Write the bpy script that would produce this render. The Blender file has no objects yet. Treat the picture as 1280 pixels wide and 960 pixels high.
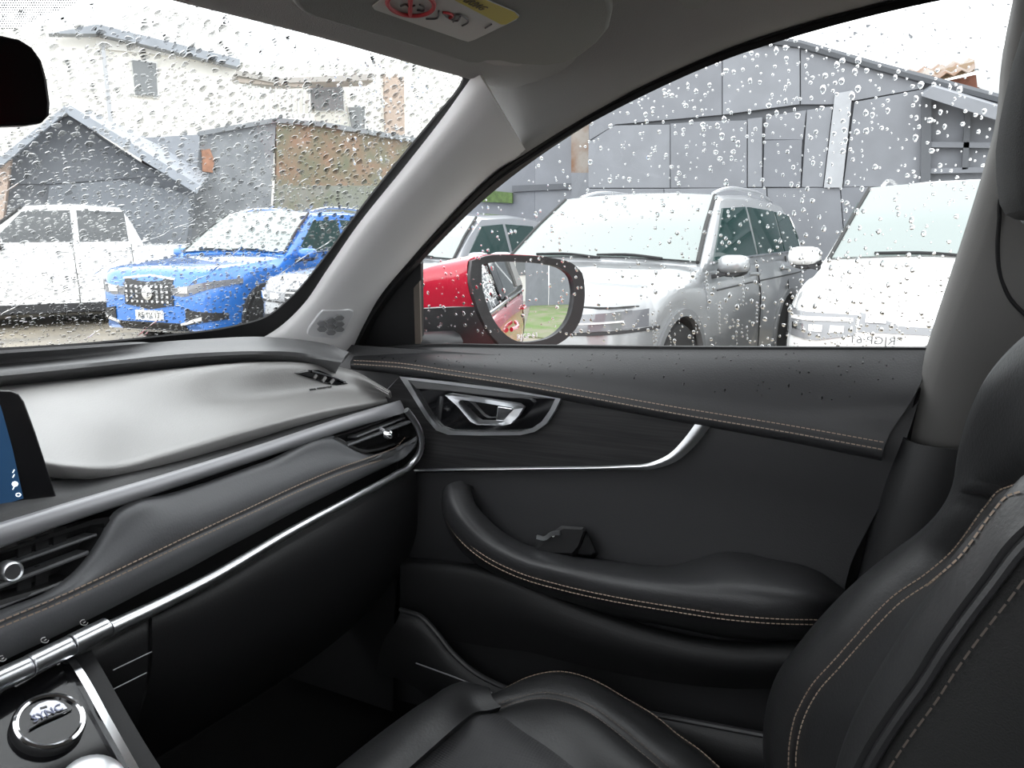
import bpy, bmesh, math, random
from mathutils import Vector, Matrix
random.seed(7)
scn = bpy.context.scene
V = Vector
# ---------------------------------------------------------------- camera
FPX, YAW, PITCH = 967.0, math.radians(25.0), math.radians(-10.7)
CAM = V((0, 0, 1.28))
F = V((math.cos(YAW)*math.cos(PITCH), math.sin(YAW)*math.cos(PITCH), math.sin(PITCH)))
R = V((math.sin(YAW), -math.cos(YAW), 0))
U = R.cross(F)
cam_d = bpy.data.cameras.new('camera')
cam_d.sensor_width = 36; cam_d.sensor_fit = 'HORIZONTAL'; cam_d.lens = 36*FPX/1280
cam_d.clip_start = .02; cam_d.clip_end = 300
cam = bpy.data.objects.new('camera', cam_d)
mw = Matrix((R, U, -F)).transposed().to_4x4(); mw.translation = CAM
cam.matrix_world = mw
scn.collection.objects.link(cam); scn.camera = cam
# ---------------------------------------------------------------- sky, exposure
world = bpy.data.worlds.new('overcast_sky'); scn.world = world; world.use_nodes = True
wn = world.node_tree.nodes['Background']
wn.inputs[0].default_value = (.95, .975, 1.0, 1); wn.inputs[1].default_value = 1.0
scn.view_settings.view_transform = 'Standard'; scn.view_settings.look = 'None'
scn.view_settings.exposure = 1.85; scn.view_settings.gamma = 1
scn.view_settings.use_curve_mapping = False

# ---------------------------------------------------------------- pixels to points
def ray(px, py):
    return F + R*((px-640)/FPX) + U*((480-py)/FPX)
def at(px, py, X=None, Y=None, Z=None):
    d = ray(px, py)
    s = X/d.x if X is not None else (Y/d.y if Y is not None else Z/d.z)
    return CAM + d*s
def cx(L, x=None): return [at(p[0], p[1], X=(p[2] if len(p) > 2 else x)) for p in L]
def cy(L, y=None): return [at(p[0], p[1], Y=(p[2] if len(p) > 2 else y)) for p in L]
def cyc(L, y=None, lim=1.026):
    out = []
    for p in cy(L, y):
        if p.x > lim: p = CAM + (p-CAM)*(lim/p.x)
        out.append(p)
    return out
def cz(L, z=None): return [at(p[0], p[1], Z=(p[2] if len(p) > 2 else z)) for p in L]
def on(px, py, f, lo=.2, hi=3.0):
    d = ray(px, py)
    for _ in range(50):
        m = (lo+hi)/2
        if f(CAM+d*m) > 0: hi = m
        else: lo = m
    return CAM + d*lo
def con(L, f): return [on(p[0], p[1], f) for p in L]
def onplane(px, py, p0, n):
    d = ray(px, py)
    return CAM + d*((p0-CAM).dot(n)/d.dot(n))
# surfaces of the cabin (positive = outside)
def xglass(z): return 1.11 - .4*(z-1.125)
def f_side(off):
    return lambda p: p.x - (xglass(p.z) - off)
def ws_y(x, z):
    xr = x-.37
    yb, zb = 1.139-.8*xr*xr, 1.13
    yt, zt = .52-.38*xr*xr, 1.467
    return yb + (yt-yb)*(z-zb)/(zt-zb)
def f_ws(off):
    return lambda p: p.y - (ws_y(p.x, p.z) - off)

# ---------------------------------------------------------------- materials
MATS = {}
def mat(name, col, rough=.5, metal=0, bump=0, bscale=200, var=0, vscale=8, spec=.5, coat=0, col2=None, emit=0, stretch=None, sheen=0):
    if name in MATS: return MATS[name]
    m = bpy.data.materials.new(name); m.use_nodes = True; MATS[name] = m
    nt = m.node_tree; b = nt.nodes['Principled BSDF']
    b.inputs['Base Color'].default_value = (*col, 1)
    b.inputs['Roughness'].default_value = rough; b.inputs['Metallic'].default_value = metal
    b.inputs['Specular IOR Level'].default_value = spec
    b.inputs['Coat Weight'].default_value = coat; b.inputs['Coat Roughness'].default_value = .04
    if sheen:
        b.inputs['Sheen Weight'].default_value = sheen
    if emit:
        b.inputs['Emission Color'].default_value = (*col, 1); b.inputs['Emission Strength'].default_value = emit
    if bump or var or col2:
        tc = nt.nodes.new('ShaderNodeTexCoord'); mp = nt.nodes.new('ShaderNodeMapping')
        nt.links.new(tc.outputs['Object'], mp.inputs['Vector'])
        if stretch: mp.inputs['Scale'].default_value = stretch
    if bump:
        n = nt.nodes.new('ShaderNodeTexNoise'); n.inputs['Scale'].default_value = bscale; n.inputs['Detail'].default_value = 3
        bp = nt.nodes.new('ShaderNodeBump'); bp.inputs['Strength'].default_value = bump; bp.inputs['Distance'].default_value = .001
        nt.links.new(mp.outputs[0], n.inputs['Vector'])
        nt.links.new(n.outputs['Fac'], bp.inputs['Height']); nt.links.new(bp.outputs['Normal'], b.inputs['Normal'])
    if var or col2:
        n = nt.nodes.new('ShaderNodeTexNoise'); n.inputs['Scale'].default_value = vscale; n.inputs['Detail'].default_value = 5
        nt.links.new(mp.outputs[0], n.inputs['Vector'])
        r = nt.nodes.new('ShaderNodeValToRGB')
        a = col2 if col2 else tuple(c*(1-var) for c in col)
        r.color_ramp.elements[0].color = (*a, 1); r.color_ramp.elements[0].position = .35
        r.color_ramp.elements[1].color = (*col, 1); r.color_ramp.elements[1].position = .65
        nt.links.new(n.outputs['Fac'], r.inputs['Fac']); nt.links.new(r.outputs[0], b.inputs['Base Color'])
    return m
def glass_mat(name, tint=(1, 1, 1), refl=1.0, ior=1.45):
    m = bpy.data.materials.new(name); m.use_nodes = True; nt = m.node_tree; MATS[name] = m
    nt.nodes.clear()
    o = nt.nodes.new('ShaderNodeOutputMaterial'); mx = nt.nodes.new('ShaderNodeMixShader')
    t = nt.nodes.new('ShaderNodeBsdfTransparent'); t.inputs[0].default_value = (*tint, 1)
    g = nt.nodes.new('ShaderNodeBsdfGlossy'); g.inputs['Roughness'].default_value = .0
    fr = nt.nodes.new('ShaderNodeFresnel'); fr.inputs[0].default_value = ior
    mu = nt.nodes.new('ShaderNodeMath'); mu.operation = 'MULTIPLY'; mu.inputs[1].default_value = refl
    nt.links.new(fr.outputs[0], mu.inputs[0]); nt.links.new(mu.outputs[0], mx.inputs[0])
    nt.links.new(t.outputs[0], mx.inputs[1]); nt.links.new(g.outputs[0], mx.inputs[2]); nt.links.new(mx.outputs[0], o.inputs[0])
    return m
def water_mat():
    m = bpy.data.materials.new('rain_water'); m.use_nodes = True; nt = m.node_tree; nt.nodes.clear()
    o = nt.nodes.new('ShaderNodeOutputMaterial'); g = nt.nodes.new('ShaderNodeBsdfGlass')
    g.inputs['IOR'].default_value = 1.33; g.inputs['Roughness'].default_value = 0
    nt.links.new(g.outputs[0], o.inputs[0]); MATS['water'] = m
    return m
LEATHER = mat('black_leather', (.030, .030, .032), .46, bump=.25, bscale=420)
LEATHER_SEAT = mat('black_seat_leather', (.020, .020, .021), .42, bump=.3, bscale=300)
LEATHER_GREY = mat('charcoal_leather', (.13, .133, .14), .5, bump=.2, bscale=420)
PAD = mat('charcoal_soft_pad', (.27, .265, .26), .42, bump=.3, bscale=500, spec=.9)
LEDGE = mat('charcoal_ledge', (.09, .09, .092), .5, bump=.3, bscale=500)
PLASTIC = mat('black_plastic', (.013, .013, .014), .55, bump=.25, bscale=600)
PLASTIC_D = mat('dark_trim_plastic', (.008, .008, .009), .6, bump=.2, bscale=500)
GLOSS = mat('piano_black', (.006, .006, .007), .08)
RUBBER = mat('black_rubber', (.008, .008, .009), .7)
GREYTRIM = mat('satin_grey_trim', (.30, .30, .315), .42, metal=.35)
CHROME = mat('satin_chrome', (.74, .75, .77), .30, metal=1)
CHROME_B = mat('polished_chrome', (.85, .86, .88), .1, metal=1)
PILLAR = mat('light_grey_trim', (.74, .73, .735), .55, bump=.2, bscale=700)
PILLAR_B = mat('warm_grey_trim', (.15, .146, .14), .65, bump=.2, bscale=700)
HEADLINER = mat('grey_headliner_fabric', (.36, .355, .345), .9, bump=.5, bscale=900)
VISOR = mat('grey_visor_vinyl', (.25, .256, .238), .85, bump=.4, bscale=900)
THREAD = mat('tan_thread', (.34, .26, .20), .7)
THREAD_D = mat('brown_thread', (.07, .055, .045), .7)
CARPET = mat('black_carpet', (.004, .004, .004), .95, bump=.8, bscale=900, spec=.1)
DARKWOOD = mat('dark_brushed_trim', (.030, .029, .030), .4, col2=(.012, .012, .013), vscale=60, stretch=(1, .12, 5))
WHITE_P = mat('white_print', (.75, .75, .75), .5)
GLASS = glass_mat('window_glass', (.97, .985, .98), .7)
WATER = water_mat()

# ---------------------------------------------------------------- mesh helpers
COL = scn.collection
def thing(name, label=None, cat=None, group=None, kind=None, loc=(0, 0, 0)):
    o = bpy.data.objects.new(name, None); COL.objects.link(o); o.location = loc
    o.empty_display_size = .1
    return tag(o, label, cat, group, kind)
def tag(o, label=None, cat=None, group=None, kind=None):
    if label: o['label'] = label
    if cat: o['category'] = cat
    if group: o['group'] = group
    if kind: o['kind'] = kind
    return o
def obj(name, verts, faces, m, parent=None, smooth=35):
    me = bpy.data.meshes.new(name)
    pl = parent.location if parent else V((0, 0, 0))
    if parent and parent.parent: pl = pl + parent.parent.location
    me.from_pydata([V(v)-pl for v in verts], [], faces)
    me.update()
    if smooth:
        me.polygons.foreach_set('use_smooth', [True]*len(me.polygons))
        me.set_sharp_from_angle(angle=math.radians(smooth))
    me.materials.append(m)
    o = bpy.data.objects.new(name, me); COL.objects.link(o)
    if parent: o.parent = parent
    return o
def lerp(a, b, t): return a + (b-a)*t
def cat1(P, i, t):
    n = len(P)
    p1, p2 = P[i], P[i+1]
    p0 = P[i-1] if i > 0 else p1*2-p2
    p3 = P[i+2] if i+2 < n else p2*2-p1
    # centripetal-ish by limiting tangents
    l = (p2-p1).length
    m1 = (p2-p0); m2 = (p3-p1)
    d0 = (p1-p0).length+1e-9; d1 = l+1e-9; d2 = (p3-p2).length+1e-9
    m1 = ((p1-p0)/d0*d1 + (p2-p1)/d1*d0)/(d0+d1)*l if True else m1
    m2 = ((p2-p1)/d1*d2 + (p3-p2)/d2*d1)/(d1+d2)*l
    t2, t3 = t*t, t*t*t
    return p1*(2*t3-3*t2+1) + m1*(t3-2*t2+t) + p2*(-2*t3+3*t2) + m2*(t3-t2)
def spline(P, n, straight=False):
    P = [V(p) for p in P]
    if len(P) == 1: return [P[0].copy() for _ in range(n)]
    if straight: fine = P
    else:
        fine = []
        for i in range(len(P)-1):
            for k in range(12): fine.append(cat1(P, i, k/12))
        fine.append(P[-1])
    L = [0]
    for i in range(1, len(fine)): L.append(L[-1]+(fine[i]-fine[i-1]).length)
    out = []; j = 0
    for k in range(n):
        s = L[-1]*k/(n-1)
        while j < len(fine)-2 and L[j+1] < s: j += 1
        dl = L[j+1]-L[j]
        out.append(lerp(fine[j], fine[j+1], min(1, max(0, (s-L[j])/dl)) if dl > 1e-9 else 0))
    return out
def spl_len(P): return sum((P[i+1]-P[i]).length for i in range(len(P)-1))
def grid_faces(nr, nc, off=0, wrap=False):
    fs = []
    for r in range(nr-1):
        for c in range(nc-1 if not wrap else nc):
            c2 = (c+1) % nc
            fs.append((off+r*nc+c, off+r*nc+c2, off+(r+1)*nc+c2, off+(r+1)*nc+c))
    return fs
def loft(name, curves, m, parent=None, n=40, sub=5, thick=.004, lin=False, straight=False, eye=CAM, smooth=40, ext=0):
    if ext:      # carry the dashboard on to the driver's side
        curves = [[c[0]+V((-ext, 0, 0)), c[0]+V((-ext*.5, 0, 0))]+list(c) for c in curves]; n = int(n*1.7)
    rows = [spline(c, n, straight) for c in curves]
    grid = []
    if lin: sub_ = 1
    else: sub_ = sub
    for i in range(len(rows)-1):
        for k in range(sub_):
            t = k/sub_
            row = []
            for c in range(n):
                P = [rows[j][c] for j in range(len(rows))]
                row.append(cat1(P, i, t) if (not lin and len(rows) > 2) else lerp(P[i], P[i+1], t))
            grid.append(row)
    grid.append(rows[-1])
    nr = len(grid); vs = [p for r in grid for p in r]; fs = grid_faces(nr, n)
    # orient to eye
    s = 0; nrm = [V((0, 0, 0)) for _ in vs]
    for f in fs:
        a, b, c, d = [vs[i] for i in f]
        nn = (c-a).cross(d-b)
        s += nn.dot(eye-a)
        for i in f: nrm[i] += nn
    sg = 1 if s > 0 else -1
    if sg < 0: fs = [tuple(reversed(f)) for f in fs]
    if thick:
        N = len(vs)
        for i in range(N):
            q = nrm[i].normalized()*sg if nrm[i].length > 1e-12 else V((0, 0, 0))
            vs.append(vs[i]-q*thick)
        fs = fs + [tuple(N+i for i in reversed(f)) for f in fs]
        border = [(0, c) for c in range(n)] + [(r, n-1) for r in range(1, nr)] + [(nr-1, c) for c in range(n-2, -1, -1)] + [(r, 0) for r in range(nr-2, 0, -1)]
        ids = [r*n+c for r, c in border]
        for i in range(len(ids)):
            a, b = ids[i], ids[(i+1) % len(ids)]
            f = (a, b, N+b, N+a)
            fs.append(f if sg < 0 else tuple(reversed(f)))
    return obj(name, vs, fs, m, parent, smooth)
def rings(name, loops, m, parent=None, caps=True, smooth=40, sub=1):
    """closed loops of equal count joined one after another"""
    if sub > 1:
        out = []
        for i in range(len(loops)-1):
            for k in range(sub):
                out.append([cat1([l[c] for l in loops], i, k/sub) for c in range(len(loops[0]))])
        out.append(loops[-1]); loops = out
    nc = len(loops[0]); vs = [V(p) for l in loops for p in l]
    fs = grid_faces(len(loops), nc, wrap=True)
    if caps:
        fs.append(tuple(reversed(range(nc)))); fs.append(tuple(range((len(loops)-1)*nc, len(loops)*nc)))
    o = obj(name, vs, fs, m, parent, smooth)
    bm = bmesh.new(); bm.from_mesh(o.data); bmesh.ops.recalc_face_normals(bm, faces=bm.faces); bm.to_mesh(o.data); bm.free()
    if smooth: o.data.set_sharp_from_angle(angle=math.radians(smooth))
    return o
def frames(P, up):
    out = []
    for i, p in enumerate(P):
        t = (P[min(i+1, len(P)-1)]-P[max(i-1, 0)]).normalized()
        u = V(up) if not isinstance(up, list) else V(up[i])
        s = t.cross(u)
        if s.length < 1e-6: s = t.orthogonal()
        s.normalize(); u = s.cross(t).normalized()
        out.append((p, s, u))
    return out
def sweep(name, pts, prof, m, parent=None, up=(0, 0, 1), n=40, scale=None, smooth=40, closed=False, straight=False):
    P = spline(pts, n, straight)
    fr = frames(P, up)
    loops = []
    for i, (p, s, u) in enumerate(fr):
        k = 1
        if scale:
            t = i/(n-1)*(len(scale)-1); j = min(int(t), len(scale)-2); k = lerp(scale[j], scale[j+1], t-j)
        loops.append([p + s*(a*k) + u*(b*k) for a, b in prof])
    return rings(name, loops, m, parent, True, smooth)
def circ(r, n=10, ry=None, ph=0):
    ry = r if ry is None else ry
    return [(r*math.cos(2*math.pi*i/n+ph), ry*math.sin(2*math.pi*i/n+ph)) for i in range(n)]
def tube(name, pts, r, m, parent=None, n=30, k=8, scale=None, straight=False):
    return sweep(name, pts, circ(r, k), m, parent, up=(.13, .21, 1), n=n, scale=scale, straight=straight)
def slab(name, outline, depth, m, parent=None, eye=CAM, bevel=0, inward=None, smooth=35, segs=2):
    """polygon outline (front) extruded away from the eye"""
    P = [V(p) for p in outline]; n = len(P)
    nn = V((0, 0, 0))
    for i in range(n): nn += P[i].cross(P[(i+1) % n])
    nn.normalize()
    if nn.dot(eye-P[0]) < 0: P.reverse(); nn = -nn
    back = [p - nn*depth for p in P] if inward is None else [p + V(inward) for p in P]
    fs = [tuple(range(n)), tuple(reversed(range(n, 2*n)))]
    for i in range(n):
        j = (i+1) % n
        fs.append((i, n+i, n+j, j))
    o = obj(name, P+back, fs, m, parent, smooth)
    if bevel:
        b = o.modifiers.new('bevel', 'BEVEL'); b.width = bevel; b.segments = segs; b.limit_method = 'ANGLE'; b.angle_limit = math.radians(40)
    return o
def box(name, c, size, m, parent=None, rot=None, bevel=0, smooth=35):
    x, y, z = [s/2 for s in size]
    vs = [V((a*x, b*y, d*z)) for a in (-1, 1) for b in (-1, 1) for d in (-1, 1)]
    if rot is not None:
        mr = rot if isinstance(rot, Matrix) else Matrix.Rotation(rot, 3, 'Z')
        vs = [mr @ v for v in vs]
    vs = [v+V(c) for v in vs]
    fs = [(0, 1, 3, 2), (4, 6, 7, 5), (0, 4, 5, 1), (2, 3, 7, 6), (0, 2, 6, 4), (1, 5, 7, 3)]
    o = obj(name, vs, fs, m, parent, smooth)
    if bevel:
        b = o.modifiers.new('bevel', 'BEVEL'); b.width = bevel; b.segments = 2
    return o
def lathe(name, prof, origin, axis, m, parent=None, n=24, smooth=40, caps=True):
    """prof = [(radius, height along axis)]"""
    a = V(axis).normalized(); e1 = a.orthogonal().normalized(); e2 = a.cross(e1)
    vs = []; fs = []
    for r, h in prof:
        for i in range(n):
            t = 2*math.pi*i/n
            vs.append(V(origin)+a*h+(e1*math.cos(t)+e2*math.sin(t))*r)
    fs = grid_faces(len(prof), n, wrap=True)
    if caps: fs.append(tuple(reversed(range(n)))); fs.append(tuple(range((len(prof)-1)*n, len(prof)*n)))
    else:
        k = (len(prof)-1)*n; fs += [(k+i, k+(i+1) % n, (i+1) % n, i) for i in range(n)]
    o = obj(name, vs, fs, m, parent, smooth)
    bm = bmesh.new(); bm.from_mesh(o.data); bmesh.ops.recalc_face_normals(bm, faces=bm.faces); bm.to_mesh(o.data); bm.free()
    o.data.set_sharp_from_angle(angle=math.radians(smooth))
    return o
def join_boxes(name, items, m, parent=None, smooth=0):
    """items: list of 8-corner lists"""
    vs = []; fs = []
    for c in items:
        o = len(vs); vs += c
        fs += [(o, o+1, o+3, o+2), (o+4, o+6, o+7, o+5), (o, o+4, o+5, o+1), (o+2, o+3, o+7, o+6), (o, o+2, o+6, o+4), (o+1, o+5, o+7, o+3)]
    return obj(name, vs, fs, m, parent, smooth)
def stitches(pts, parent, m=THREAD, length=.0042, gap=.0019, w=.0006, lift=None, name='stitching', kind='stuff'):
    P0 = spline(pts, 200)
    L = spl_len(P0); n = max(2, int(L/(length+gap)))
    P = spline(pts, n*4+1)
    items = []
    for k in range(n):
        a, b = P[k*4], P[k*4+3]
        t = (b-a).normalized()
        l = (CAM-a).normalized() if lift is None else V(lift).normalized()
        s = t.cross(l).normalized()*w; u = l*w
        a = a+l*w*.6; b = b+l*w*.6
        items.append([q+x+y for q in (a, b) for x in (-s, s) for y in (-u, u)])
    o = join_boxes(name, items, m, parent)
    o['kind'] = kind
    return o
def text(name, body, size, m, parent, origin, xdir, ydir, depth=.0004, align='CENTER', font_bold=0):
    cu = bpy.data.curves.new(name, 'FONT'); cu.body = body; cu.size = size; cu.extrude = depth
    cu.align_x = align; cu.align_y = 'CENTER'; cu.resolution_u = 2; cu.offset = font_bold
    t = bpy.data.objects.new(name+'_tmp', cu); COL.objects.link(t)
    bpy.context.view_layer.update()
    me = bpy.data.meshes.new_from_object(t.evaluated_get(bpy.context.evaluated_depsgraph_get()))
    bpy.data.objects.remove(t); bpy.data.curves.remove(cu)
    xd = V(xdir).normalized(); yd = V(ydir); yd = (yd-xd*yd.dot(xd)).normalized(); zd = xd.cross(yd)
    pl = V((0, 0, 0))
    if parent:
        pl = parent.location + (parent.parent.location if parent.parent else V((0, 0, 0)))
    for v in me.vertices:
        c = v.co.copy(); v.co = V(origin)-pl + xd*c.x + yd*c.y + zd*c.z
    me.materials.clear(); me.materials.append(m)
    o = bpy.data.objects.new(name, me); COL.objects.link(o)
    if parent: o.parent = parent
    return o

from mathutils.bvhtree import BVHTree
def bvh(o):
    off = V((0, 0, 0)); q = o.parent
    while q: off = off + q.location; q = q.parent
    return BVHTree.FromPolygons([v.co+off for v in o.data.vertices], [tuple(p.vertices) for p in o.data.polygons])
def hit(tree, px, py, lift=0):
    """the point of a built surface met by the sight line through a pixel, raised along its normal"""
    d = ray(px, py).normalized()
    loc, nrm, i, dist = tree.ray_cast(CAM, d)
    if loc is None: return None
    if nrm.dot(d) > 0: nrm = -nrm
    return loc + nrm*lift
def hits(tree, L, lift=0): return [h for h in (hit(tree, p[0], p[1], lift) for p in L) if h is not None]
def dense(L, n):
    P = spline([V((p[0], p[1], 0)) for p in L], n); return [(p.x, p.y) for p in P]

# ================================================================ THE CABIN SHELL
def Z(v): return v  # absolute heights in metres above the ground
# ---- floor and firewall
fl = box('floor', (.37, -.25, .40), (1.56, 3.0, .04), CARPET); tag(fl, 'black carpet on the dark car floor', 'floor', kind='structure')
fw = loft('wall_front', [[(-.40, 1.02, .42), (1.12, 1.02, .42)], [(-.40, 1.16, .8), (1.12, 1.16, .8)], [(-.40, 1.13, 1.06), (1.12, 1.13, 1.06)]], PLASTIC_D, None, n=4, thick=.02, lin=True)
tag(fw, 'dark firewall behind the dashboard', 'wall', kind='structure')
# ---- driver side and rear of the cabin, behind the photographer
wl = thing('wall_left', 'dark driver side doors behind the photographer', 'wall', kind='structure', loc=(-.40, 0, .42))
loft('door_panel', [[(-.36, 1.02, .42), (-.36, -1.7, .42)], [(-.34, 1.02, .9), (-.34, -1.7, .9)], [(-.37, .9, 1.10), (-.37, -1.7, 1.13)]], PLASTIC, wl, n=6, thick=.05, lin=True)
for y0, y1, w in ((-.14, -.16, .09), (-.95, -1.1, .08)):
    loft('pillar', [[(-.37, y0, 1.10), (-.22, y1, 1.53)], [(-.37, y0-w, 1.10), (-.22, y1-w, 1.53)]], PILLAR_B, wl, n=6, thick=.05, lin=True)
sweep('front_pillar', [(-.24, .86, 1.13), (-.17, .66, 1.32), (-.11, .45, 1.5)], circ(.045, 10), PILLAR, wl, n=12)
sweep('roof_rail', [(-.10, .47, 1.48), (-.17, .2, 1.53), (-.17, -.3, 1.545), (-.14, -1.7, 1.5)], circ(.05, 10), HEADLINER, wl, n=20)
wb = thing('wall_back', 'dark rear seat and tailgate behind the photographer', 'wall', kind='structure', loc=(.37, -1.7, .42))
loft('rear_seat', [[(-.36, -.95, .75), (1.1, -.95, .75)], [(-.36, -1.2, .78), (1.1, -1.2, .78)], [(-.36, -1.4, 1.15), (1.1, -1.4, 1.15)], [(-.36, -1.55, 1.1), (1.1, -1.55, 1.1)], [(-.36, -1.7, .42), (1.1, -1.7, .42)]], LEATHER_SEAT, wb, n=8, thick=.03)
loft('tailgate_frame', [[(-.36, -1.75, 1.13), (-.2, -1.5, 1.5), (.94, -1.5, 1.5), (1.1, -1.75, 1.13)], [(-.2, -1.72, 1.13), (-.1, -1.52, 1.45), (.84, -1.52, 1.45), (.95, -1.72, 1.13)]], PILLAR_B, wb, n=30, thick=.03, lin=True, straight=True)
# rear right door, inside
wr = thing('wall_right', 'dark rear passenger door behind the seat', 'wall', kind='structure', loc=(1.08, -.9, .42))
loft('door_panel', [[(1.10, -.20, .42), (1.10, -1.7, .42)], [(1.06, -.22, .9), (1.06, -1.7, .9)], [(1.10, -.24, 1.13), (1.10, -1.7, 1.15)]], PLASTIC, wr, n=6, thick=.03, lin=True)
loft('body_liner', [[(1.115, 1.25, .30), (1.115, -1.7, .30)], [(1.115, 1.25, 1.06), (1.115, -1.7, 1.085)]], RUBBER, wr, n=6, lin=True, thick=.01)
loft('rear_pillar', [[(1.09, -.98, 1.14), (.95, -1.05, 1.52)], [(1.09, -1.7, 1.14), (.95, -1.5, 1.50)]], PILLAR_B, wr, n=6, thick=.04, lin=True)

# ---- windscreen: curved glass with black border
w1 = thing('window_1', 'rain covered windscreen with black border', 'window', kind='structure', loc=(.37, 1.13, 1.12))
def ws_pt(a, t, out=0):
    """a -1..1 across, t 0..1 up"""
    hw = lerp(.645, .535, t); x = .37 + a*hw; xr = x-.37
    z = lerp(1.10, 1.478, t)
    return V((x, ws_y(x, z)+out*.85, z+out*.5))
def ws_sheet(name, out, m, par):
    g = [[ws_pt(-1+2*i/36, j/14, out) for i in range(37)] for j in range(15)]
    return loft(name, g, m, par, n=37, lin=True, straight=True, thick=0)
ws_sheet('pane', .004, GLASS, w1)
glass_in = con([(-120, 444), (0, 437), (100, 431), (200, 421), (290, 409), (330, 398), (362, 374), (400, 330), (440, 276), (500, 200), (545, 146), (576, 108), (580, 100), (574, 94), (540, 86), (480, 69)], f_ws(.002))
glass_out = con([(-120, 470), (0, 460), (100, 455), (200, 443), (290, 432), (345, 428), (385, 398), (420, 352), (458, 296), (516, 219), (562, 160), (596, 116), (600, 92), (584, 82), (546, 74), (486, 58)], f_ws(.002))
loft('black_border', [glass_in, glass_out], RUBBER, w1, n=90, lin=True, thick=.003)
def mirx(L): return [V((.74-p.x, p.y, p.z)) for p in L if p.x > .40]
loft('black_border', [mirx(glass_in), mirx(glass_out)], RUBBER, w1, n=90, lin=True, thick=.003)
dv = []; df_ = []
for iy in range(16):
    for ix in range(34):
        px, py = -12+ix*3.2+(1.6 if iy % 2 else 0), -8+iy*2.9
        if py > 44-px*.42: continue
        c = on(px, py, f_ws(.003)); r = .00062
        k = len(dv); e2 = V((0, -.75, .66))
        dv += [c+V((r*math.cos(q*1.0472), 0, 0))+e2*(r*math.sin(q*1.0472)) for q in range(6)]; df_.append(tuple(range(k, k+6)))
dots = obj('dot_band', dv, df_, RUBBER, w1, 0); dots['kind'] = 'stuff'
# ---- A pillar
t1 = thing('trim_1', 'light grey windscreen pillar trim between windscreen and side window', 'pillar', kind='structure', loc=at(400, 440, X=1.0))
pl_l = con([(318, 428), (345, 412), (376, 384), (409, 337), (446, 283), (506, 208), (555, 145), (585, 103), (596, 88)], f_ws(.012))
pl_r = con([(433, 441), (448, 408), (470, 371), (508, 325), (548, 280), (592, 234), (622, 208), (643, 196), (656, 186)], f_side(.050))
pl_b = con([(445, 442), (460, 408), (482, 371), (520, 325), (560, 280), (604, 234), (634, 208), (652, 198), (664, 188)], f_side(.012))
prow = []
for t, bu in ((.12, .016), (.3, .027), (.5, .030), (.7, .026), (.88, .015)):
    prow.append([lerp(p, q, t)+(CAM-lerp(p, q, t)).normalized()*bu for p, q in zip(pl_l, pl_r)])
pil = loft('pillar_cover', [pl_l]+prow+[pl_r, pl_b], PILLAR, t1, n=50, sub=5, smooth=60)
# tweeter grille with hexagon cells
ptree = bvh(pil)
gc = hit(ptree, 412, 404)
g3 = [hit(ptree, *p) for p in ((386, 418), (402, 389), (438, 389), (424, 419))]
gn = (g3[2]-g3[0]).cross(g3[3]-g3[1]).normalized()
if gn.dot(CAM-gc) < 0: gn = -gn
def gpt(px, py, h=0): return hit(ptree, px, py, .0025+h)
gout = [(384, 413), (386, 408), (399, 391), (403, 387), (436, 386), (441, 388), (441, 392), (431, 412), (422, 421), (416, 422), (388, 420), (384, 417)]
gr = slab('speaker_grille', [gpt(*p) for p in gout], .012, mat('silver_grille', (.75, .75, .77), .4, metal=.3), t1, bevel=.0015)
gin = [gpt(p[0], p[1], .0006) for p in [(389, 413), (402, 392), (434, 390), (437, 393), (427, 413), (418, 418), (392, 416)]]
hexm = mat('grille_cell_metal', (.27, .27, .28), .5, metal=.3)
from mathutils.geometry import intersect_point_tri_2d
def inpoly(x, y, poly):
    c = False; j = len(poly)-1
    for i in range(len(poly)):
        xi, yi = poly[i]; xj, yj = poly[j]
        if ((yi > y) != (yj > y)) and (x < (xj-xi)*(y-yi)/(yj-yi)+xi): c = not c
        j = i
    return c
gpoly = [(387, 414), (401, 391), (434, 389), (438, 393), (428, 414), (418, 419), (391, 417)]
hs = 7.2
for r in range(-1, 7):
    for c in range(-1, 12):
        hx = 380 + c*hs*1.50 + (418-(388+r*hs*1.0))*-.0; hy = 388 + r*hs*1.0 + (hs*.5 if c % 2 else 0)
        cells = [(hx+hs*.86*math.cos(k*math.pi/3), hy+hs*.48*math.sin(k*math.pi/3)) for k in range(6)]
        if all(inpoly(hx+(x-hx)*.75, hy+(y-hy)*.75, gpoly) for x, y in cells):
            slab('grille_cell', [gpt(x, y, .0016 if (r+c) % 3 else .0026) for x, y in cells], .002, hexm, gr, bevel=.0004)

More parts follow.
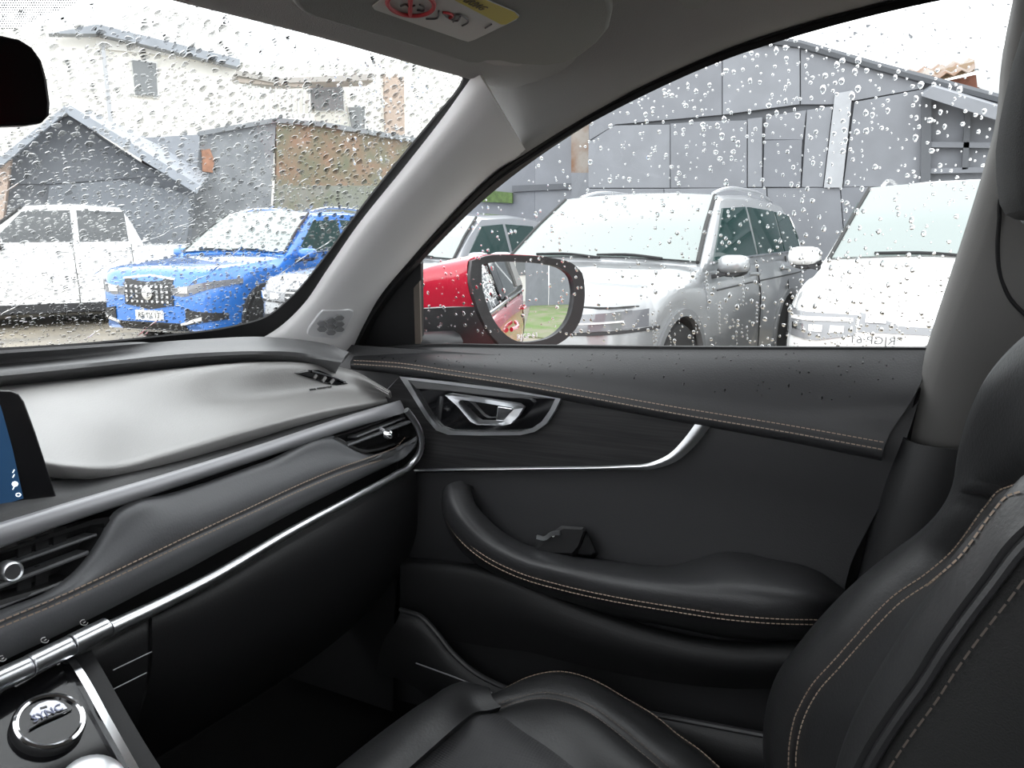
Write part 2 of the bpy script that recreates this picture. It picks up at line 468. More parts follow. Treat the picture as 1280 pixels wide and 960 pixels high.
# ---- headliner with roof rail and front header
rail_px = [(641, 198), (700, 161), (750, 132), (800, 105), (850, 82), (920, 53), (1000, 27), (1080, 5), (1140, -10), (1230, -26), (1330, -36)]
rail = con(rail_px, f_side(.045))
rail += [V((.912, -.35, 1.523)), V((.91, -.8, 1.52)), V((.92, -1.7, 1.47))]
def head_row(k, rowk):
    out = []
    for i, p in enumerate(rail):
        y = p.y
        zc = 1.555 if y < .22 else lerp(1.555, 1.488, min(1, (y-.22)/.25))
        front = min(1, max(0, (y-.1)/.36))
        if rowk == 0: out.append(p + V((.03, 0, .002)))
        elif rowk == 1: out.append(p.copy())
        elif rowk == 2: out.append(V((p.x-lerp(.045, .035, front), y+.002*front, lerp(p.z, zc, lerp(.30, .33, front)))))
        elif rowk == 3: out.append(V((p.x-lerp(.11, .075, front), y+.006*front, lerp(p.z, zc, lerp(.72, .66, front)))))
        elif rowk == 4: out.append(V((p.x-lerp(.20, .115, front), y+.012*front, lerp(p.z, zc, lerp(.93, .84, front)))))
        elif rowk == 5: out.append(V((.62, y+.018*front, zc-.008)))
        elif rowk == 6: out.append(V((.37, y+.022*front, zc+.002)))
        elif rowk == 7: out.append(V((.10, y+.018*front, zc-.008)))
        elif rowk == 8: out.append(V((-.10, y+.01*front, lerp(p.z, zc, .75))))
        else: out.append(V((-.20, y, p.z)))
    return out
ceil = loft('ceiling', [head_row(0, k) for k in range(10)], HEADLINER, None, n=60, sub=4, thick=.02)
tag(ceil, 'grey fabric headliner curving down to the roof rail', 'ceiling', kind='structure')
hpx = [(675, 122), (640, 114), (612, 106), (592, 100), (577, 95.5), (540, 86), (480, 69), (420, 52), (330, 28.5), (215, 0), (100, -30), (-60, -70)]
h1 = con(hpx[:-1], f_ws(-.006)); h1b = con(hpx[:-1], f_ws(.012))
h1 += [V((.74-p.x, p.y, p.z)) for p in reversed(h1) if p.x > .42]; h1b += [V((.74-p.x, p.y, p.z)) for p in reversed(h1b) if p.x > .42]
h2 = [p+V((0, -.022, .004)) for p in h1b]; h3 = [p+V((0, -.07, .014)) for p in h1b]; h4 = [p+V((-.01 if p.x > .37 else .01, -.14, .05)) for p in h1b]
hd = loft('trim_3', [h1, h1b, h2, h3, h4], HEADLINER, None, n=90, sub=4, thick=.004)
tag(hd, 'grey header strip of the headliner along the top of the windscreen', 'trim', kind='structure')
# ---- door weatherstrip following the side window frame
ws_in = con([(452, 441), (470, 400), (500, 358), (548, 305), (600, 254), (645, 217), (700, 178), (750, 147), (800, 120), (850, 96), (920, 67), (1000, 42), (1080, 19), (1140, 5), (1230, -12), (1330, -22)], f_side(.006))
ws_out = con([(434, 443), (450, 408), (472, 371), (510, 325), (550, 280), (594, 234), (638, 201), (697, 164), (749, 135), (801, 108), (850, 85), (920, 56), (1000, 30), (1080, 8), (1140, -7), (1230, -23), (1330, -33)], f_side(.020))
ws_mid = [lerp(a, b, .5)-V((.012, 0, 0)) for a, b in zip(con([(442, 441), (458, 404), (484, 365), (526, 316), (573, 268), (618, 225), (668, 190), (724, 155), (775, 127), (825, 102), (885, 75), (960, 48), (1040, 24), (1110, 6), (1230, -18), (1330, -28)], f_side(.02)), con([(442, 441), (458, 404), (484, 365), (526, 316), (573, 268), (618, 225), (668, 190), (724, 155), (775, 127), (825, 102), (885, 75), (960, 48), (1040, 24), (1110, 6), (1230, -18), (1330, -28)], f_side(.03)))]
tr4 = loft('trim_4', [ws_out, ws_mid, ws_in], RUBBER, None, n=70, sub=4, thick=.01)
tag(tr4, 'black rubber seal around the side window frame', 'seal', kind='structure')

# ---- B pillar
t2 = thing('trim_2', 'warm grey pillar trim behind the side window with black lower cover', 'pillar', kind='structure', loc=at(1130, 560, X=1.06))
bl = con([(1290, -60), (1266, 60), (1256, 150), (1240, 210), (1222, 268), (1200, 335), (1182, 388), (1165, 440), (1148, 495), (1129, 560)], f_side(.055))
bl0 = [p+V((.04, .004, 0)) for p in bl]
bl1 = con([(1310, -60), (1286, 60), (1276, 150), (1260, 210), (1242, 268), (1220, 335), (1200, 388), (1183, 440), (1165, 495), (1146, 562)], f_side(.072))
bm_ = [p+V((-.004, -.06, 0)) for p in bl1]
br = [p+V((.02, -.13, 0)) for p in bl1]
loft('upper_cover', [bl0, bl, bl1, bm_, br], PILLAR_B, t2, n=30, sub=4, smooth=60)
dl = con([(1133, 547), (1112, 600), (1095, 660), (1075, 735), (1050, 830), (1020, 960)], f_side(.055))
dl = [p+V((-.012, 0, 0)) for p in cx([(1133, 547), (1112, 600), (1095, 660), (1075, 735), (1050, 830), (1020, 960)], 1.055)]
dl0 = [p+V((.04, .004, 0)) for p in dl]
d1 = [p+V((-.018, -.014, 0)) for p in dl]
d2 = [p+V((-.02, -.09, 0)) for p in dl]; d3 = [p+V((.0, -.18, 0)) for p in dl]
loft('lower_cover', [dl0, dl, d1, d2, d3], PLASTIC, t2, n=30, sub=4, smooth=60)
# belt height adjuster groove
bg = con([(1290, 225), (1262, 228), (1252, 244), (1249, 275), (1247, 310), (1250, 342), (1262, 372), (1290, 402)], f_side(.078))
tube('adjuster_groove', bg, .0022, RUBBER, t2, n=40)

# ---- side window pane
w2 = thing('window_2', 'rain spotted front passenger side window', 'window', kind='structure', loc=(1.11, .3, 1.12))
gp_px = [(-0.10, 1.10), (.86, 1.10), (.86, 1.14), (.45, 1.44), (.30, 1.52), (-.20, 1.56), (-.22, 1.10)]
def sg(y, z, out=0): return V((xglass(z)+out*.93, y, z+out*.37))
loft('pane', [[sg(y/20, 1.08, 0) for y in range(-5, 19)], [sg(y/20, 1.3, 0) for y in range(-5, 19)], [sg(y/20, 1.57, 0) for y in range(-5, 19)]], GLASS, w2, n=24, lin=True, straight=True, thick=0)
def etch(body, px, py, size, xd, off):
    c = on(px, py, f_side(.001))
    return text('etched_number', body, size, mat('etched_white', (.8, .8, .8), .6), w2, c, V((0, xd, 0)), V((-.37, 0, .93)), depth=.0002)
etch('*RJGP·61', 1094, 426, .0165, 1, 0)
# sill seal at the foot of the glass
sweep('sill_seal', cx([(445, 440), (525, 433), (640, 434), (840, 436), (1180, 438)], 1.10), [(-.006, -.006), (.006, -.006), (.006, .004), (-.006, .004)], RUBBER, w2, n=30)
# black sail panel at the mirror foot
slab('sail_panel', con([(430, 443), (448, 412), (480, 366), (520, 322), (526, 330), (527, 434)], f_side(.003)), .010, PLASTIC, w2, bevel=.002)
slab('guide_rail', con([(517, 360), (524, 352), (526, 433), (519, 433)], f_side(.012)), .006, mat('rail_taupe', (.12, .10, .085), .5), w2)

# ================================================================ FRONT DOOR
d1o = thing('door_1', 'black leather front passenger door panel with armrest and chrome trim', 'door', kind='structure', loc=(1.06, .35, .45))
# upper pad
up = [cx([(450, 441), (520, 434), (640, 434.5), (840, 436.5), (1000, 437), (1165, 437.5)], 1.094),
      cx([(444, 444), (520, 440), (640, 443), (840, 448), (1000, 452), (1160, 456)], 1.078),
      cx([(440, 449), (510, 450), (640, 463), (840, 486), (1000, 506), (1140, 500)], 1.045),
      cx([(438, 453), (500, 456), (640, 476), (840, 511), (1000, 537), (1106, 556)], 1.035),
      cx([(438, 456), (500, 460), (640, 480.5), (840, 517), (1000, 544), (1104, 564)], 1.032),
      cx([(438, 459), (490, 464), (640, 485), (840, 522), (1000, 551), (1102, 572)], 1.034),
      cx([(440, 462), (490, 467), (640, 489), (840, 526), (1000, 555), (1102, 576)], 1.05)]
upad = loft('upper_pad', up, LEATHER, d1o, n=60, sub=4)
s1 = cx([(442, 450.5), (500, 454), (560, 462.5), (640, 474), (720, 487), (840, 508), (1000, 534), (1106, 553)], 1.0335)
s2 = cx([(442, 455), (500, 459), (560, 468), (640, 480), (720, 494), (840, 516), (1000, 543), (1104, 562)], 1.0305)
stitches(s1, d1o); stitches(s2, d1o)
# main panel skin, running down to the floor
def xrow(px, x): return cx(px, x)
yA, yB = .84, -.075
def row(z, x, y1=None):
    return [V((x, lerp(yA, y1, t), z)) for t in (0, .25, .5, .75, 1)]
def door_end(z): return lerp(-.035, .02, (1.0-z)/.25)
rows = [row(1.10, 1.075, -.065), row(1.03, 1.056, -.05), row(.98, 1.056, -.04), row(.92, 1.058, -.02), row(.86, 1.055, 0), row(.79, 1.052, .01), row(.74, 1.06, .03), row(.62, 1.075, .06), row(.45, 1.075, .1)]
loft('door_skin', rows, mat('door_vinyl', (.026, .026, .028), .5, bump=.25, bscale=500), d1o, n=20, sub=3)
# shut edge of the door
# dark brushed decor panel
dec = cx([(498, 471), (560, 479), (640, 489), (700, 498), (790, 513), (872, 528), (860, 548), (843, 568), (822, 581), (780, 584), (660, 586), (527, 588), (480, 589), (470, 500)], 1.049)
slab('decor_panel', dec, .008, DARKWOOD, d1o, bevel=.002)
# chrome sweep along the decor panel, widening at its end
ch_o = cx([(440, 594), (527, 591), (660, 589), (780, 587.5), (818, 586), (845, 577), (866, 560), (890, 531)], 1.044)
ch_i = cx([(440, 590), (527, 586.5), (660, 584), (780, 581), (812, 578.5), (836, 568), (853, 551), (871, 527)], 1.044)
ch_m = [lerp(a, b, .5)+V((-.003, 0, .001)) for a, b in zip(spline(ch_o, 40), spline(ch_i, 40))]
loft('chrome_trim', [ch_o, ch_m, ch_i], CHROME, d1o, n=60, sub=3, thick=.006, smooth=70)
# bezel round the handle
bz = [(499, 470.5), (560, 477), (640, 487), (702, 496), (694, 513), (683, 530), (668, 540), (650, 544), (600, 544.5), (560, 543.5), (545, 538), (533, 524), (515, 495)]
def ring(name, outer, inner, depth, m, par, bevel=.0008):
    n = len(outer)
    vs = list(outer)+list(inner)
    nn = V((-1, 0, 0))
    vs += [p - nn*depth for p in vs]
    fs = []
    for i in range(n):
        j = (i+1) % n
        fs += [(i, j, n+j, n+i), (2*n+i, 3*n+i, 3*n+j, 2*n+j), (i, 2*n+i, 2*n+j, j), (n+i, n+j, 3*n+j, 3*n+i)]
    o = obj(name, vs, fs, m, par, 35)
    bm = bmesh.new(); bm.from_mesh(o.data); bmesh.ops.recalc_face_normals(bm, faces=bm.faces); bm.to_mesh(o.data); bm.free()
    o.data.set_sharp_from_angle(angle=math.radians(35))
    return o
bz_i = [(510, 475), (562, 481), (640, 491), (694, 498.5), (687, 513), (677, 527), (664, 536), (649, 539.5), (600, 540), (562, 539), (549, 534.5), (538, 522), (522, 496)]
hb = ring('handle_bezel', cx(bz, 1.040), cx(bz_i, 1.040), .014, CHROME, d1o)
slab('handle_cup', cx(bz_i, 1.0475), .004, GLOSS, d1o)
slab('bezel_shelf', cx([(510, 475), (562, 481), (640, 491), (692, 498.5), (640, 498), (600, 494), (560, 489), (520, 486)], 1.0425), .006, mat('grey_shelf', (.09, .09, .092), .4), d1o, bevel=.0015)
# door handle: angular open loop
ho = [(556, 494), (562, 492.5), (600, 498), (648, 505.5), (654, 510), (648, 520), (638, 530), (629, 532), (596, 531), (588, 527), (572, 508)]
hi_ = [(573, 502), (577, 500), (600, 503), (640, 509.5), (642, 511.5), (636, 518), (629, 525.5), (625, 527), (600, 526.5), (594, 523), (582, 510)]
dh = ring('door_handle', cx(ho, 1.022), cx(hi_, 1.030), .010, CHROME, d1o)
slab('handle_grip', cx([(622, 508), (641, 511), (630, 526), (620, 526)], 1.029), .006, CHROME_B, dh, bevel=.001)
# armrest with grab handle
ar = [
 cx([(590, 612, 1.052), (588, 604, 1.05), (592, 625, 1.05), (612, 650, 1.05), (650, 677, 1.05), (700, 690, 1.05), (760, 700, 1.05), (845, 706, 1.05), (878, 697, 1.05), (905, 690, 1.05), (960, 698, 1.05), (1020, 713, 1.05), (1062, 742, 1.05)]),
 cx([(577, 601, 1.03), (582, 608, 1.02), (588, 630, 1.00), (610, 655, 1.00), (650, 682, 1.00), (700, 696, 1.0), (760, 707, 1.0), (845, 716, 1.0), (878, 714, 1.0), (905, 710, 1.0), (960, 716, 1.0), (1015, 728, 1.01), (1058, 746, 1.04)]),
 cx([(563, 604, 1.01), (562, 614, .995), (574, 640, .975), (602, 670, .97), (648, 697, .965), (700, 712, .96), (760, 724, .96), (845, 736, .955), (878, 739, .955), (905, 741, .955), (960, 744, .96), (1010, 748, .975), (1052, 752, 1.02)]),
 cx([(553, 613, 1.015), (552, 628, 1.0), (563, 655, .978), (594, 687, .97), (644, 714, .965), (700, 730, .96), (760, 743, .957), (845, 758, .952), (878, 763, .952), (905, 767, .952), (960, 771, .955), (1005, 773, .97), (1042, 770, 1.01)]),
 cx([(553, 622, 1.03), (552, 636, 1.01), (564, 664, .988), (595, 696, .98), (644, 722, .975), (700, 739, .968), (760, 752, .965), (845, 767, .958), (878, 772, .958), (905, 776, .958), (960, 781, .961), (1005, 784, .975), (1040, 780, 1.01)]),
 cx([(556, 632, 1.05), (556, 648, 1.05), (570, 680, 1.05), (600, 708, 1.05), (648, 732, 1.05), (700, 750, 1.05), (760, 768, 1.05), (845, 785, 1.05), (878, 792, 1.05), (905, 797, 1.05), (960, 801, 1.05), (1005, 800, 1.05), (1050, 792, 1.05)])]
loft('armrest', ar, LEATHER, d1o, n=90, sub=5, smooth=70)
def armst(dy, dx):
    return cx([(553, 622+dy, 1.015-dx), (557, 643+dy, .996-dx), (573, 668+dy, .982-dx), (596, 689+dy, .974-dx), (644, 715+dy, .968-dx), (700, 732+dy, .962-dx), (760, 745.5+dy, .959-dx), (845, 760+dy, .953-dx), (905, 769+dy, .953-dx), (960, 774+dy, .956-dx), (1035, 776+dy, .99-dx)])
stitches(armst(-1, .004), d1o); stitches(armst(5, .003), d1o)
# window switch pod in the grip well
pod = rings('switch_pod', [cx([(664, 694), (690, 668), (705, 658), (731, 660), (734, 664), (728, 690), (722, 702), (690, 702)], 1.045),
    cx([(662, 692), (684, 669), (702, 657), (730, 659), (732, 663), (724, 684), (716, 694), (690, 694)], 1.020),
    cx([(668, 690), (688, 671), (704, 661), (727, 662), (729, 665), (722, 683), (715, 691), (692, 691)], 1.016)], PLASTIC, d1o, smooth=30)
rings('pod_cheek', [cx([(732, 660), (748, 692), (742, 700), (722, 700)], 1.046), cx([(732, 661), (744, 690), (738, 694), (722, 692)], 1.026)], GLOSS, d1o)
sweep('window_switch', cx([(671, 671), (680, 673), (690, 667), (700, 666)], 1.012), [(-.0015, -.003), (.0015, -.003), (.0015, .003), (-.0015, .003)], CHROME, pod, n=12)
tube('switch_symbol', cx([(690, 668.5), (692, 667.5), (693, 669.5), (691, 671), (690, 669.5)], 1.0125), .0006, WHITE_P, pod, n=12, k=5)
# lower door: step under the armrest and the map pocket
loft('lower_step', [cx([(500, 696), (560, 701), (610, 709), (655, 724), (720, 752), (900, 800), (1040, 800)], 1.05), cx([(500, 702), (560, 707), (608, 715), (650, 730), (718, 758), (900, 806), (1040, 806)], 1.03), cx([(500, 730), (560, 738), (612, 745), (655, 755), (718, 775), (900, 820), (1040, 820)], 1.02), cx([(500, 790), (560, 800), (620, 810), (660, 815), (718, 830), (900, 860), (1030, 860)], 1.04)], PLASTIC_D, d1o, n=40, sub=5)
pk = [cx([(500, 762), (528, 772), (545, 790), (562, 812), (590, 838), (627, 858), (700, 872), (800, 890), (960, 920)], 1.005),
      cx([(500, 766), (526, 776), (541, 794), (558, 818), (586, 844), (624, 864), (700, 880), (800, 898), (960, 930)], .998),
      cx([(480, 800), (510, 806), (530, 820), (548, 838), (580, 858), (616, 876), (700, 896), (800, 915), (960, 950)], .99),
      cx([(470, 840), (500, 850), (520, 860), (540, 875), (575, 890), (610, 905), (700, 930), (800, 960), (960, 1000)], 1.0)]
loft('map_pocket', pk, PLASTIC, d1o, n=60, sub=4, thick=.006, smooth=60)
tube('pocket_rim', pk[0], .0045, LEATHER, d1o, n=50)
tube('pocket_seam', cx([(520, 829), (545, 838), (580, 851), (615, 866)], .985), .0012, GREYTRIM, d1o, n=20, k=6)
# door shut face / black gap
loft('door_seal', [cx([(1168, 440), (1142, 492), (1110, 575), (1068, 742), (1040, 860), (1020, 960)], 1.088), cx([(1172, 440), (1148, 492), (1118, 575), (1076, 742), (1048, 860), (1028, 960)], 1.066), cx([(1182, 440), (1160, 492), (1132, 575), (1092, 742), (1066, 860), (1046, 960)], 1.09)], RUBBER, d1o, n=30, sub=4, thick=.004)

# ================================================================ DASHBOARD
db = thing('dashboard', 'black and charcoal dashboard with chrome strip and tan stitched pad', 'dashboard', loc=(.60, .75, .70))
# rear ledge below the windscreen
ledge = loft('rear_ledge', [
 cz([(-140, 452, -.12), (0, 442, -.125), (120, 434, -.13), (250, 424, -.14), (330, 421, -.145), (400, 428, -.16), (436, 440, -.165)]),
 cz([(-140, 464, -.135), (0, 455, -.14), (120, 445, -.142), (250, 434, -.146), (330, 432, -.152), (400, 438, -.168), (431, 446, -.173)]),
 cz([(-140, 480, -.140), (0, 470, -.145), (120, 458, -.146), (250, 446, -.150), (330, 443, -.156), (400, 449, -.175), (427, 453, -.18)]),
 cz([(-140, 486, -.148), (0, 476, -.152), (120, 463.5, -.153), (250, 451, -.157), (330, 447.5, -.163), (400, 454, -.182), (424, 458, -.187)]),
 cz([(-140, 500, -.20), (0, 488, -.20), (120, 476, -.20), (250, 464, -.20), (330, 458, -.205), (398, 463, -.215), (420, 471, -.22)])], LEDGE, db, n=60, sub=4, smooth=60, ext=.6)
stitches(cz([(-140, 478, -.139), (0, 468.5, -.144), (120, 456.5, -.145), (250, 444.5, -.149), (330, 441.5, -.155), (400, 447.5, -.174), (432, 451, -.179)]), db, THREAD_D, w=.0005)
# big airbag pad
pad = [
 cz([(-140, 505, -.20), (0, 490, -.20), (100, 481, -.20), (200, 470, -.20), (320, 459, -.205), (400, 464, -.22), (452, 478, -.235), (490, 496, -.25)]),
 cz([(-140, 496, -.163), (0, 482, -.163), (100, 473, -.163), (200, 463, -.163), (320, 452.5, -.168), (398, 455, -.188), (448, 466, -.213), (488, 489, -.237)]),
 cz([(-140, 500, -.162), (0, 486, -.162), (100, 477, -.162), (200, 467, -.163), (320, 457, -.169), (396, 460, -.189), (446, 471, -.213), (486, 491, -.237)]),
 cy([(-140, 530, .79), (0, 524, .79), (100, 526, .74), (200, 514, .74), (300, 500, .74), (390, 488, .735), (445, 485, .72), (485, 493, .70)]),
 cy([(-140, 566, .735), (0, 562, .735), (90, 576, .69), (155, 574, .69), (195, 563, .69), (300, 533, .695), (400, 508, .70), (482, 496, .698)]),
 cy([(-140, 576, .728), (0, 571, .728), (88, 584, .682), (158, 583, .682), (197, 572, .682), (302, 541, .687), (402, 515, .692), (484, 500, .692)]),
 cy([(-140, 584, .732), (0, 579, .732), (88, 591, .685), (160, 590, .685), (200, 580, .685), (304, 548, .69), (404, 521, .695), (485, 504, .695)]),
 cy([(-140, 590, .76), (0, 584, .76), (90, 595, .74), (162, 594, .74), (202, 584, .74), (304, 552, .74), (404, 524, .73), (485, 506, .72)])]
apad = loft('airbag_pad', pad, PAD, db, n=80, sub=5, smooth=60, ext=.6)
atree = bvh(apad)
text('airbag_lettering', 'SRS AIRBAG', .0085, mat('embossed_dark', (.05, .05, .05), .6), db, hit(atree, 400, 485, .0004), hit(atree, 430, 480)-hit(atree, 370, 489), V((0, 1, .35)), depth=.0006)
# shelf between pad and trim bar
loft('shelf', [cy([(-140, 640, .77), (0, 603, .77), (150, 596, .77), (300, 556, .77), (485, 508, .74)]), cy([(-140, 680, .66), (0, 640, .66), (150, 600, .672), (300, 561, .68), (400, 530, .685), (490, 505, .69)]), cy([(-140, 700, .64), (0, 664, .645), (150, 616, .655), (300, 572, .665), (400, 538, .675), (496, 508, .688)])], PLASTIC, db, n=40, sub=4, smooth=60, ext=.6)
# satin grey trim bar
bar = [
 cyc([(-140, 694, .648), (0, 653, .652), (80, 629, .655), (200, 594, .66), (320, 557, .667), (420, 524, .675), (500, 500, .69)]),
 cyc([(-140, 699, .640), (0, 657, .644), (80, 633, .647), (200, 597.5, .652), (320, 560, .659), (420, 527, .668), (502, 503, .685)]),
 cyc([(-140, 727, .636), (0, 681, .640), (80, 653, .643), (200, 613, .648), (320, 573, .655), (420, 540, .664), (506, 512, .682)]),
 cyc([(-140, 731, .645), (0, 685, .649), (80, 656, .652), (200, 616, .656), (320, 576, .663), (420, 542.5, .672), (508, 515, .69)])]
loft('grey_trim_bar', bar, GREYTRIM, db, n=60, sub=3, smooth=50, ext=.6)
# backing plate behind lower pad and vents
loft('backing', [cy([(-140, 728, .69), (0, 683, .69), (200, 614, .69), (320, 574, .69), (420, 540, .70), (484, 521, .70)]), cy([(-140, 930, .69), (0, 870, .69), (200, 782, .69), (350, 704, .69), (450, 650, .70), (492, 618, .70)])], PLASTIC_D, db, n=40, lin=True, thick=.02, ext=.6)
# lower leather pad: rows from top edge down to the chrome strip
lp = [
 cyc([(-140, 820, .655), (0, 762, .655), (58, 739, .655), (98, 708, .655), (124, 672, .655), (142, 640, .655), (160, 629, .655), (210, 617, .66), (330, 577, .667), (421, 546, .675), (445, 560, .675), (470, 567, .677), (505, 555, .685), (521, 545, .70)], lim=1.012),
 cyc([(-140, 824, .645), (0, 766, .645), (60, 743, .645), (102, 712, .645), (130, 675, .645), (149, 645, .645), (166, 634, .645), (212, 621, .65), (332, 581, .657), (419, 551, .667), (443, 565, .667), (471, 571, .669), (504, 558.5, .677), (520, 548, .692)], lim=1.012),
 cyc([(-140, 828, .640), (0, 770, .640), (63, 748, .640), (110, 716, .640), (142, 680, .640), (170, 654, .640), (190, 643, .640), (228, 628, .645), (338, 590, .652), (415, 563, .662), (441, 571, .662), (473, 574, .664), (503, 561.5, .672), (519.5, 551, .688)], lim=1.012),
 cyc([(-140, 839, .634), (0, 777, .634), (70, 748, .634), (140, 716, .634), (190, 692, .634), (230, 673, .636), (270, 654, .638), (310, 636, .641), (370, 608, .646), (420, 587, .652), (450, 577, .656), (480, 566, .662), (500, 557, .670), (519, 551.5, .686)], lim=1.012),
 cyc([(-140, 843, .636), (0, 781, .636), (71, 752, .636), (141, 720, .636), (191, 696, .636), (231, 677, .638), (271, 658, .640), (311, 640, .643), (371, 612, .648), (421, 591, .654), (451, 581, .658), (481, 570, .664), (502, 561, .672), (519, 553, .687)], lim=1.012),
 cyc([(-140, 848, .633), (0, 787, .633), (72, 757, .633), (142, 725, .633), (192, 701, .633), (232, 682, .635), (272, 663, .637), (312, 645, .640), (372, 617, .645), (422, 596, .651), (452, 586, .655), (482, 575, .661), (504, 566, .669), (519, 555, .686)], lim=1.012),
 cyc([(-140, 880, .640), (0, 815, .640), (74, 780, .640), (144, 748, .640), (194, 723, .640), (234, 704, .642), (274, 683, .644), (314, 663, .646), (374, 632, .650), (424, 608, .656), (454, 594, .660), (484, 581, .666), (507, 569, .672), (518, 557, .688)], lim=1.012),
 cyc([(-140, 895, .650), (0, 828, .650), (74, 793, .650), (144, 758, .650), (194, 732, .650), (234, 712, .652), (274, 690, .654), (314, 669, .656), (374, 637, .660), (424, 612, .666), (454, 597, .668), (484, 583, .672), (507, 571, .678), (518, 558, .69)], lim=1.012)]
loft('lower_pad', lp, LEATHER_GREY, db, n=130, sub=4, smooth=60, ext=.6)
def padst(d, lift):
    return cyc([(-140, 838.5+d, .634-lift), (0, 776.5+d, .634-lift), (70, 747.5+d, .634-lift), (140, 715.5+d, .634-lift), (230, 672.5+d, .636-lift), (310, 635.5+d, .641-lift), (370, 607.5+d, .646-lift), (420, 586.5+d, .652-lift), (455, 574+d, .657-lift), (482, 564.5+d, .663-lift), (500, 554+d, .671-lift), (507, 546+d, .675-lift)], lim=1.010)
stitches(padst(0, .0025), db, THREAD); stitches(padst(8, .0018), db, THREAD)
# chrome strip with its hooked end, and the row of toggle keys at its left
cs = cyc([(130, 784, .632), (190, 756, .634), (250, 726, .636), (350, 668, .641), (440, 620, .650), (490, 593, .657), (509, 580, .660), (519, 567, .650), (522, 553, .645), (519, 537, .645), (512, 524, .648), (503, 512, .652)])
sweep('chrome_strip', [p+V((0, -.007, 0)) for p in cs], circ(.0062, 14), CHROME, db, n=80, scale=[1.2, 1.1, 1.0, .95, .9, .95, .95, .8], smooth=80)
keyp = [((-60, 877), (-16, 857)), ((-14, 856), (34, 834)), ((37, 832), (86, 808)), ((89, 806), (132, 785))]
for (a, b) in keyp:
    k0, k1 = at(a[0], a[1], Y=.620), at(b[0], b[1], Y=.622)
    kk = sweep('toggle_key', [k0, k1], circ(.0095, 16), CHROME, db, n=4, straight=True, smooth=80)
    sweep('key_groove', [lerp(k0, k1, .06)+V((0, -.0066, .0066)), lerp(k0, k1, .94)+V((0, -.0066, .0066))], circ(.0007, 6), GREYTRIM, kk, n=3)
# tiny white key symbols
for (px, py) in ((3, 823), (56, 800), (105, 778)):
    c = at(px, py, Y=.637)
    tube('key_symbol', [at(px+5*math.cos(t*.8), py+3.4*math.sin(t*.8), Y=.637) for t in range(7)], .0004, WHITE_P, db, n=14, k=5)
    tube('key_symbol', [at(px-1, py+1, Y=.637), at(px+2, py-1, Y=.637)], .0004, WHITE_P, db, n=3, k=5)
# glove box and lower fascia
gb_top = cy([(190, 764, .640), (250, 734, .643), (350, 676, .648), (440, 628, .656), (490, 600, .664), (520, 580, .67)])
gb_t2 = cy([(190, 772, .632), (250, 744, .634), (350, 688, .638), (440, 640, .646), (490, 612, .655), (520, 592, .66)])
gb_m = cy([(190, 830, .632), (250, 810, .634), (350, 765, .640), (440, 720, .65), (490, 690, .66), (520, 668, .665)])
gb_b = [p+V((0, .05, -.10)) for p in gb_m]; gb_c = [p+V((0, .14, -.20)) for p in gb_m]
loft('glove_box_lid', [gb_top, gb_t2, gb_m, gb_b, gb_c], PLASTIC_D, db, n=40, sub=5, smooth=60)
fl_top = cy([(-140, 925, .64), (0, 860, .64), (60, 830, .64), (130, 796, .64), (187, 766, .642)])
fl_t2 = cy([(-140, 935, .632), (0, 870, .632), (60, 840, .632), (130, 806, .632), (186, 776, .634)])
fl_m = cy([(-140, 985, .635), (0, 930, .635), (60, 900, .635), (130, 868, .635), (184, 842, .635)])
fl_b = [p+V((0, .1, -.2)) for p in fl_m]
loft('lower_fascia', [fl_top, fl_t2, fl_m, fl_b], PLASTIC, db, n=30, sub=4, smooth=60, ext=.6)
for a, b in (((141, 838), (191, 814)), ((133, 866), (183, 841))):
    tube('slot_edge', [at(a[0], a[1], Y=.6295), at(b[0], b[1], Y=.6305)], .0007, GREYTRIM, db, n=4, k=6)
loft('kick_panel', [[V((1.02, .68, .98)), V((1.03, .70, .7)), V((1.04, .72, .45))], [V((1.05, .9, 1.0)), V((1.05, .95, .7)), V((1.05, .98, .45))]], PLASTIC_D, db, n=10, lin=True)
# side vent (right): frame, slats and chrome lever
def vent(name, outer, ylev, slats, par, lever, spread):
    n = len(outer)
    c = (sum(p[0] for p in outer)/n, sum(p[1] for p in outer)/n)
    fr_o = cyc(outer, ylev, 1.032); inner = [(c[0]+(p[0]-c[0])*.93, c[1]+(p[1]-c[1])*.86) for p in outer]
    fr_i = cyc(inner, ylev+.002, 1.034)
    vs = fr_o+fr_i+[p+V((0, .02, 0)) for p in fr_i]; fs = []
    for i in range(n):
        j = (i+1) % n
        fs += [(i, j, n+j, n+i), (n+i, n+j, 2*n+j, 2*n+i)]
    fs.append(tuple(range(2*n, 3*n)))
    fr = obj(name, vs, fs, PLASTIC, par, 30)
    bm = bmesh.new(); bm.from_mesh(fr.data); bmesh.ops.recalc_face_normals(bm, faces=bm.faces); bm.to_mesh(fr.data); bm.free()
    for (a, b, w) in slats:
        p, q = cyc([a, b], ylev+.004, 1.028)
        sweep('vent_slat', [p, q], [(-.014, -w*.5-.002), (.003, -w*.5), (.004, 0), (.003, w*.5), (-.014, w*.5-.002)], LEATHER_GREY, fr, n=3, straight=True, smooth=30)
    a, b = lever
    p, q = at(a[0], a[1], Y=ylev+.004), at(b[0], b[1], Y=ylev-.012)
    d = (q-p).normalized()
    st = tube('lever_stem', [p, q], .0035, GREYTRIM, fr, n=4, k=8)
    return fr, q, d
v1, q, d = vent('side_vent', [(416, 547), (440, 539), (470, 528), (498, 514), (506, 519), (513, 536), (514, 545), (494, 556), (474, 563), (458, 566), (446, 563)], .668,
   [((432, 557), (512, 527), .004), ((444, 546), (504, 522), .003)], db, ((474, 535), (485, 543)), 0)
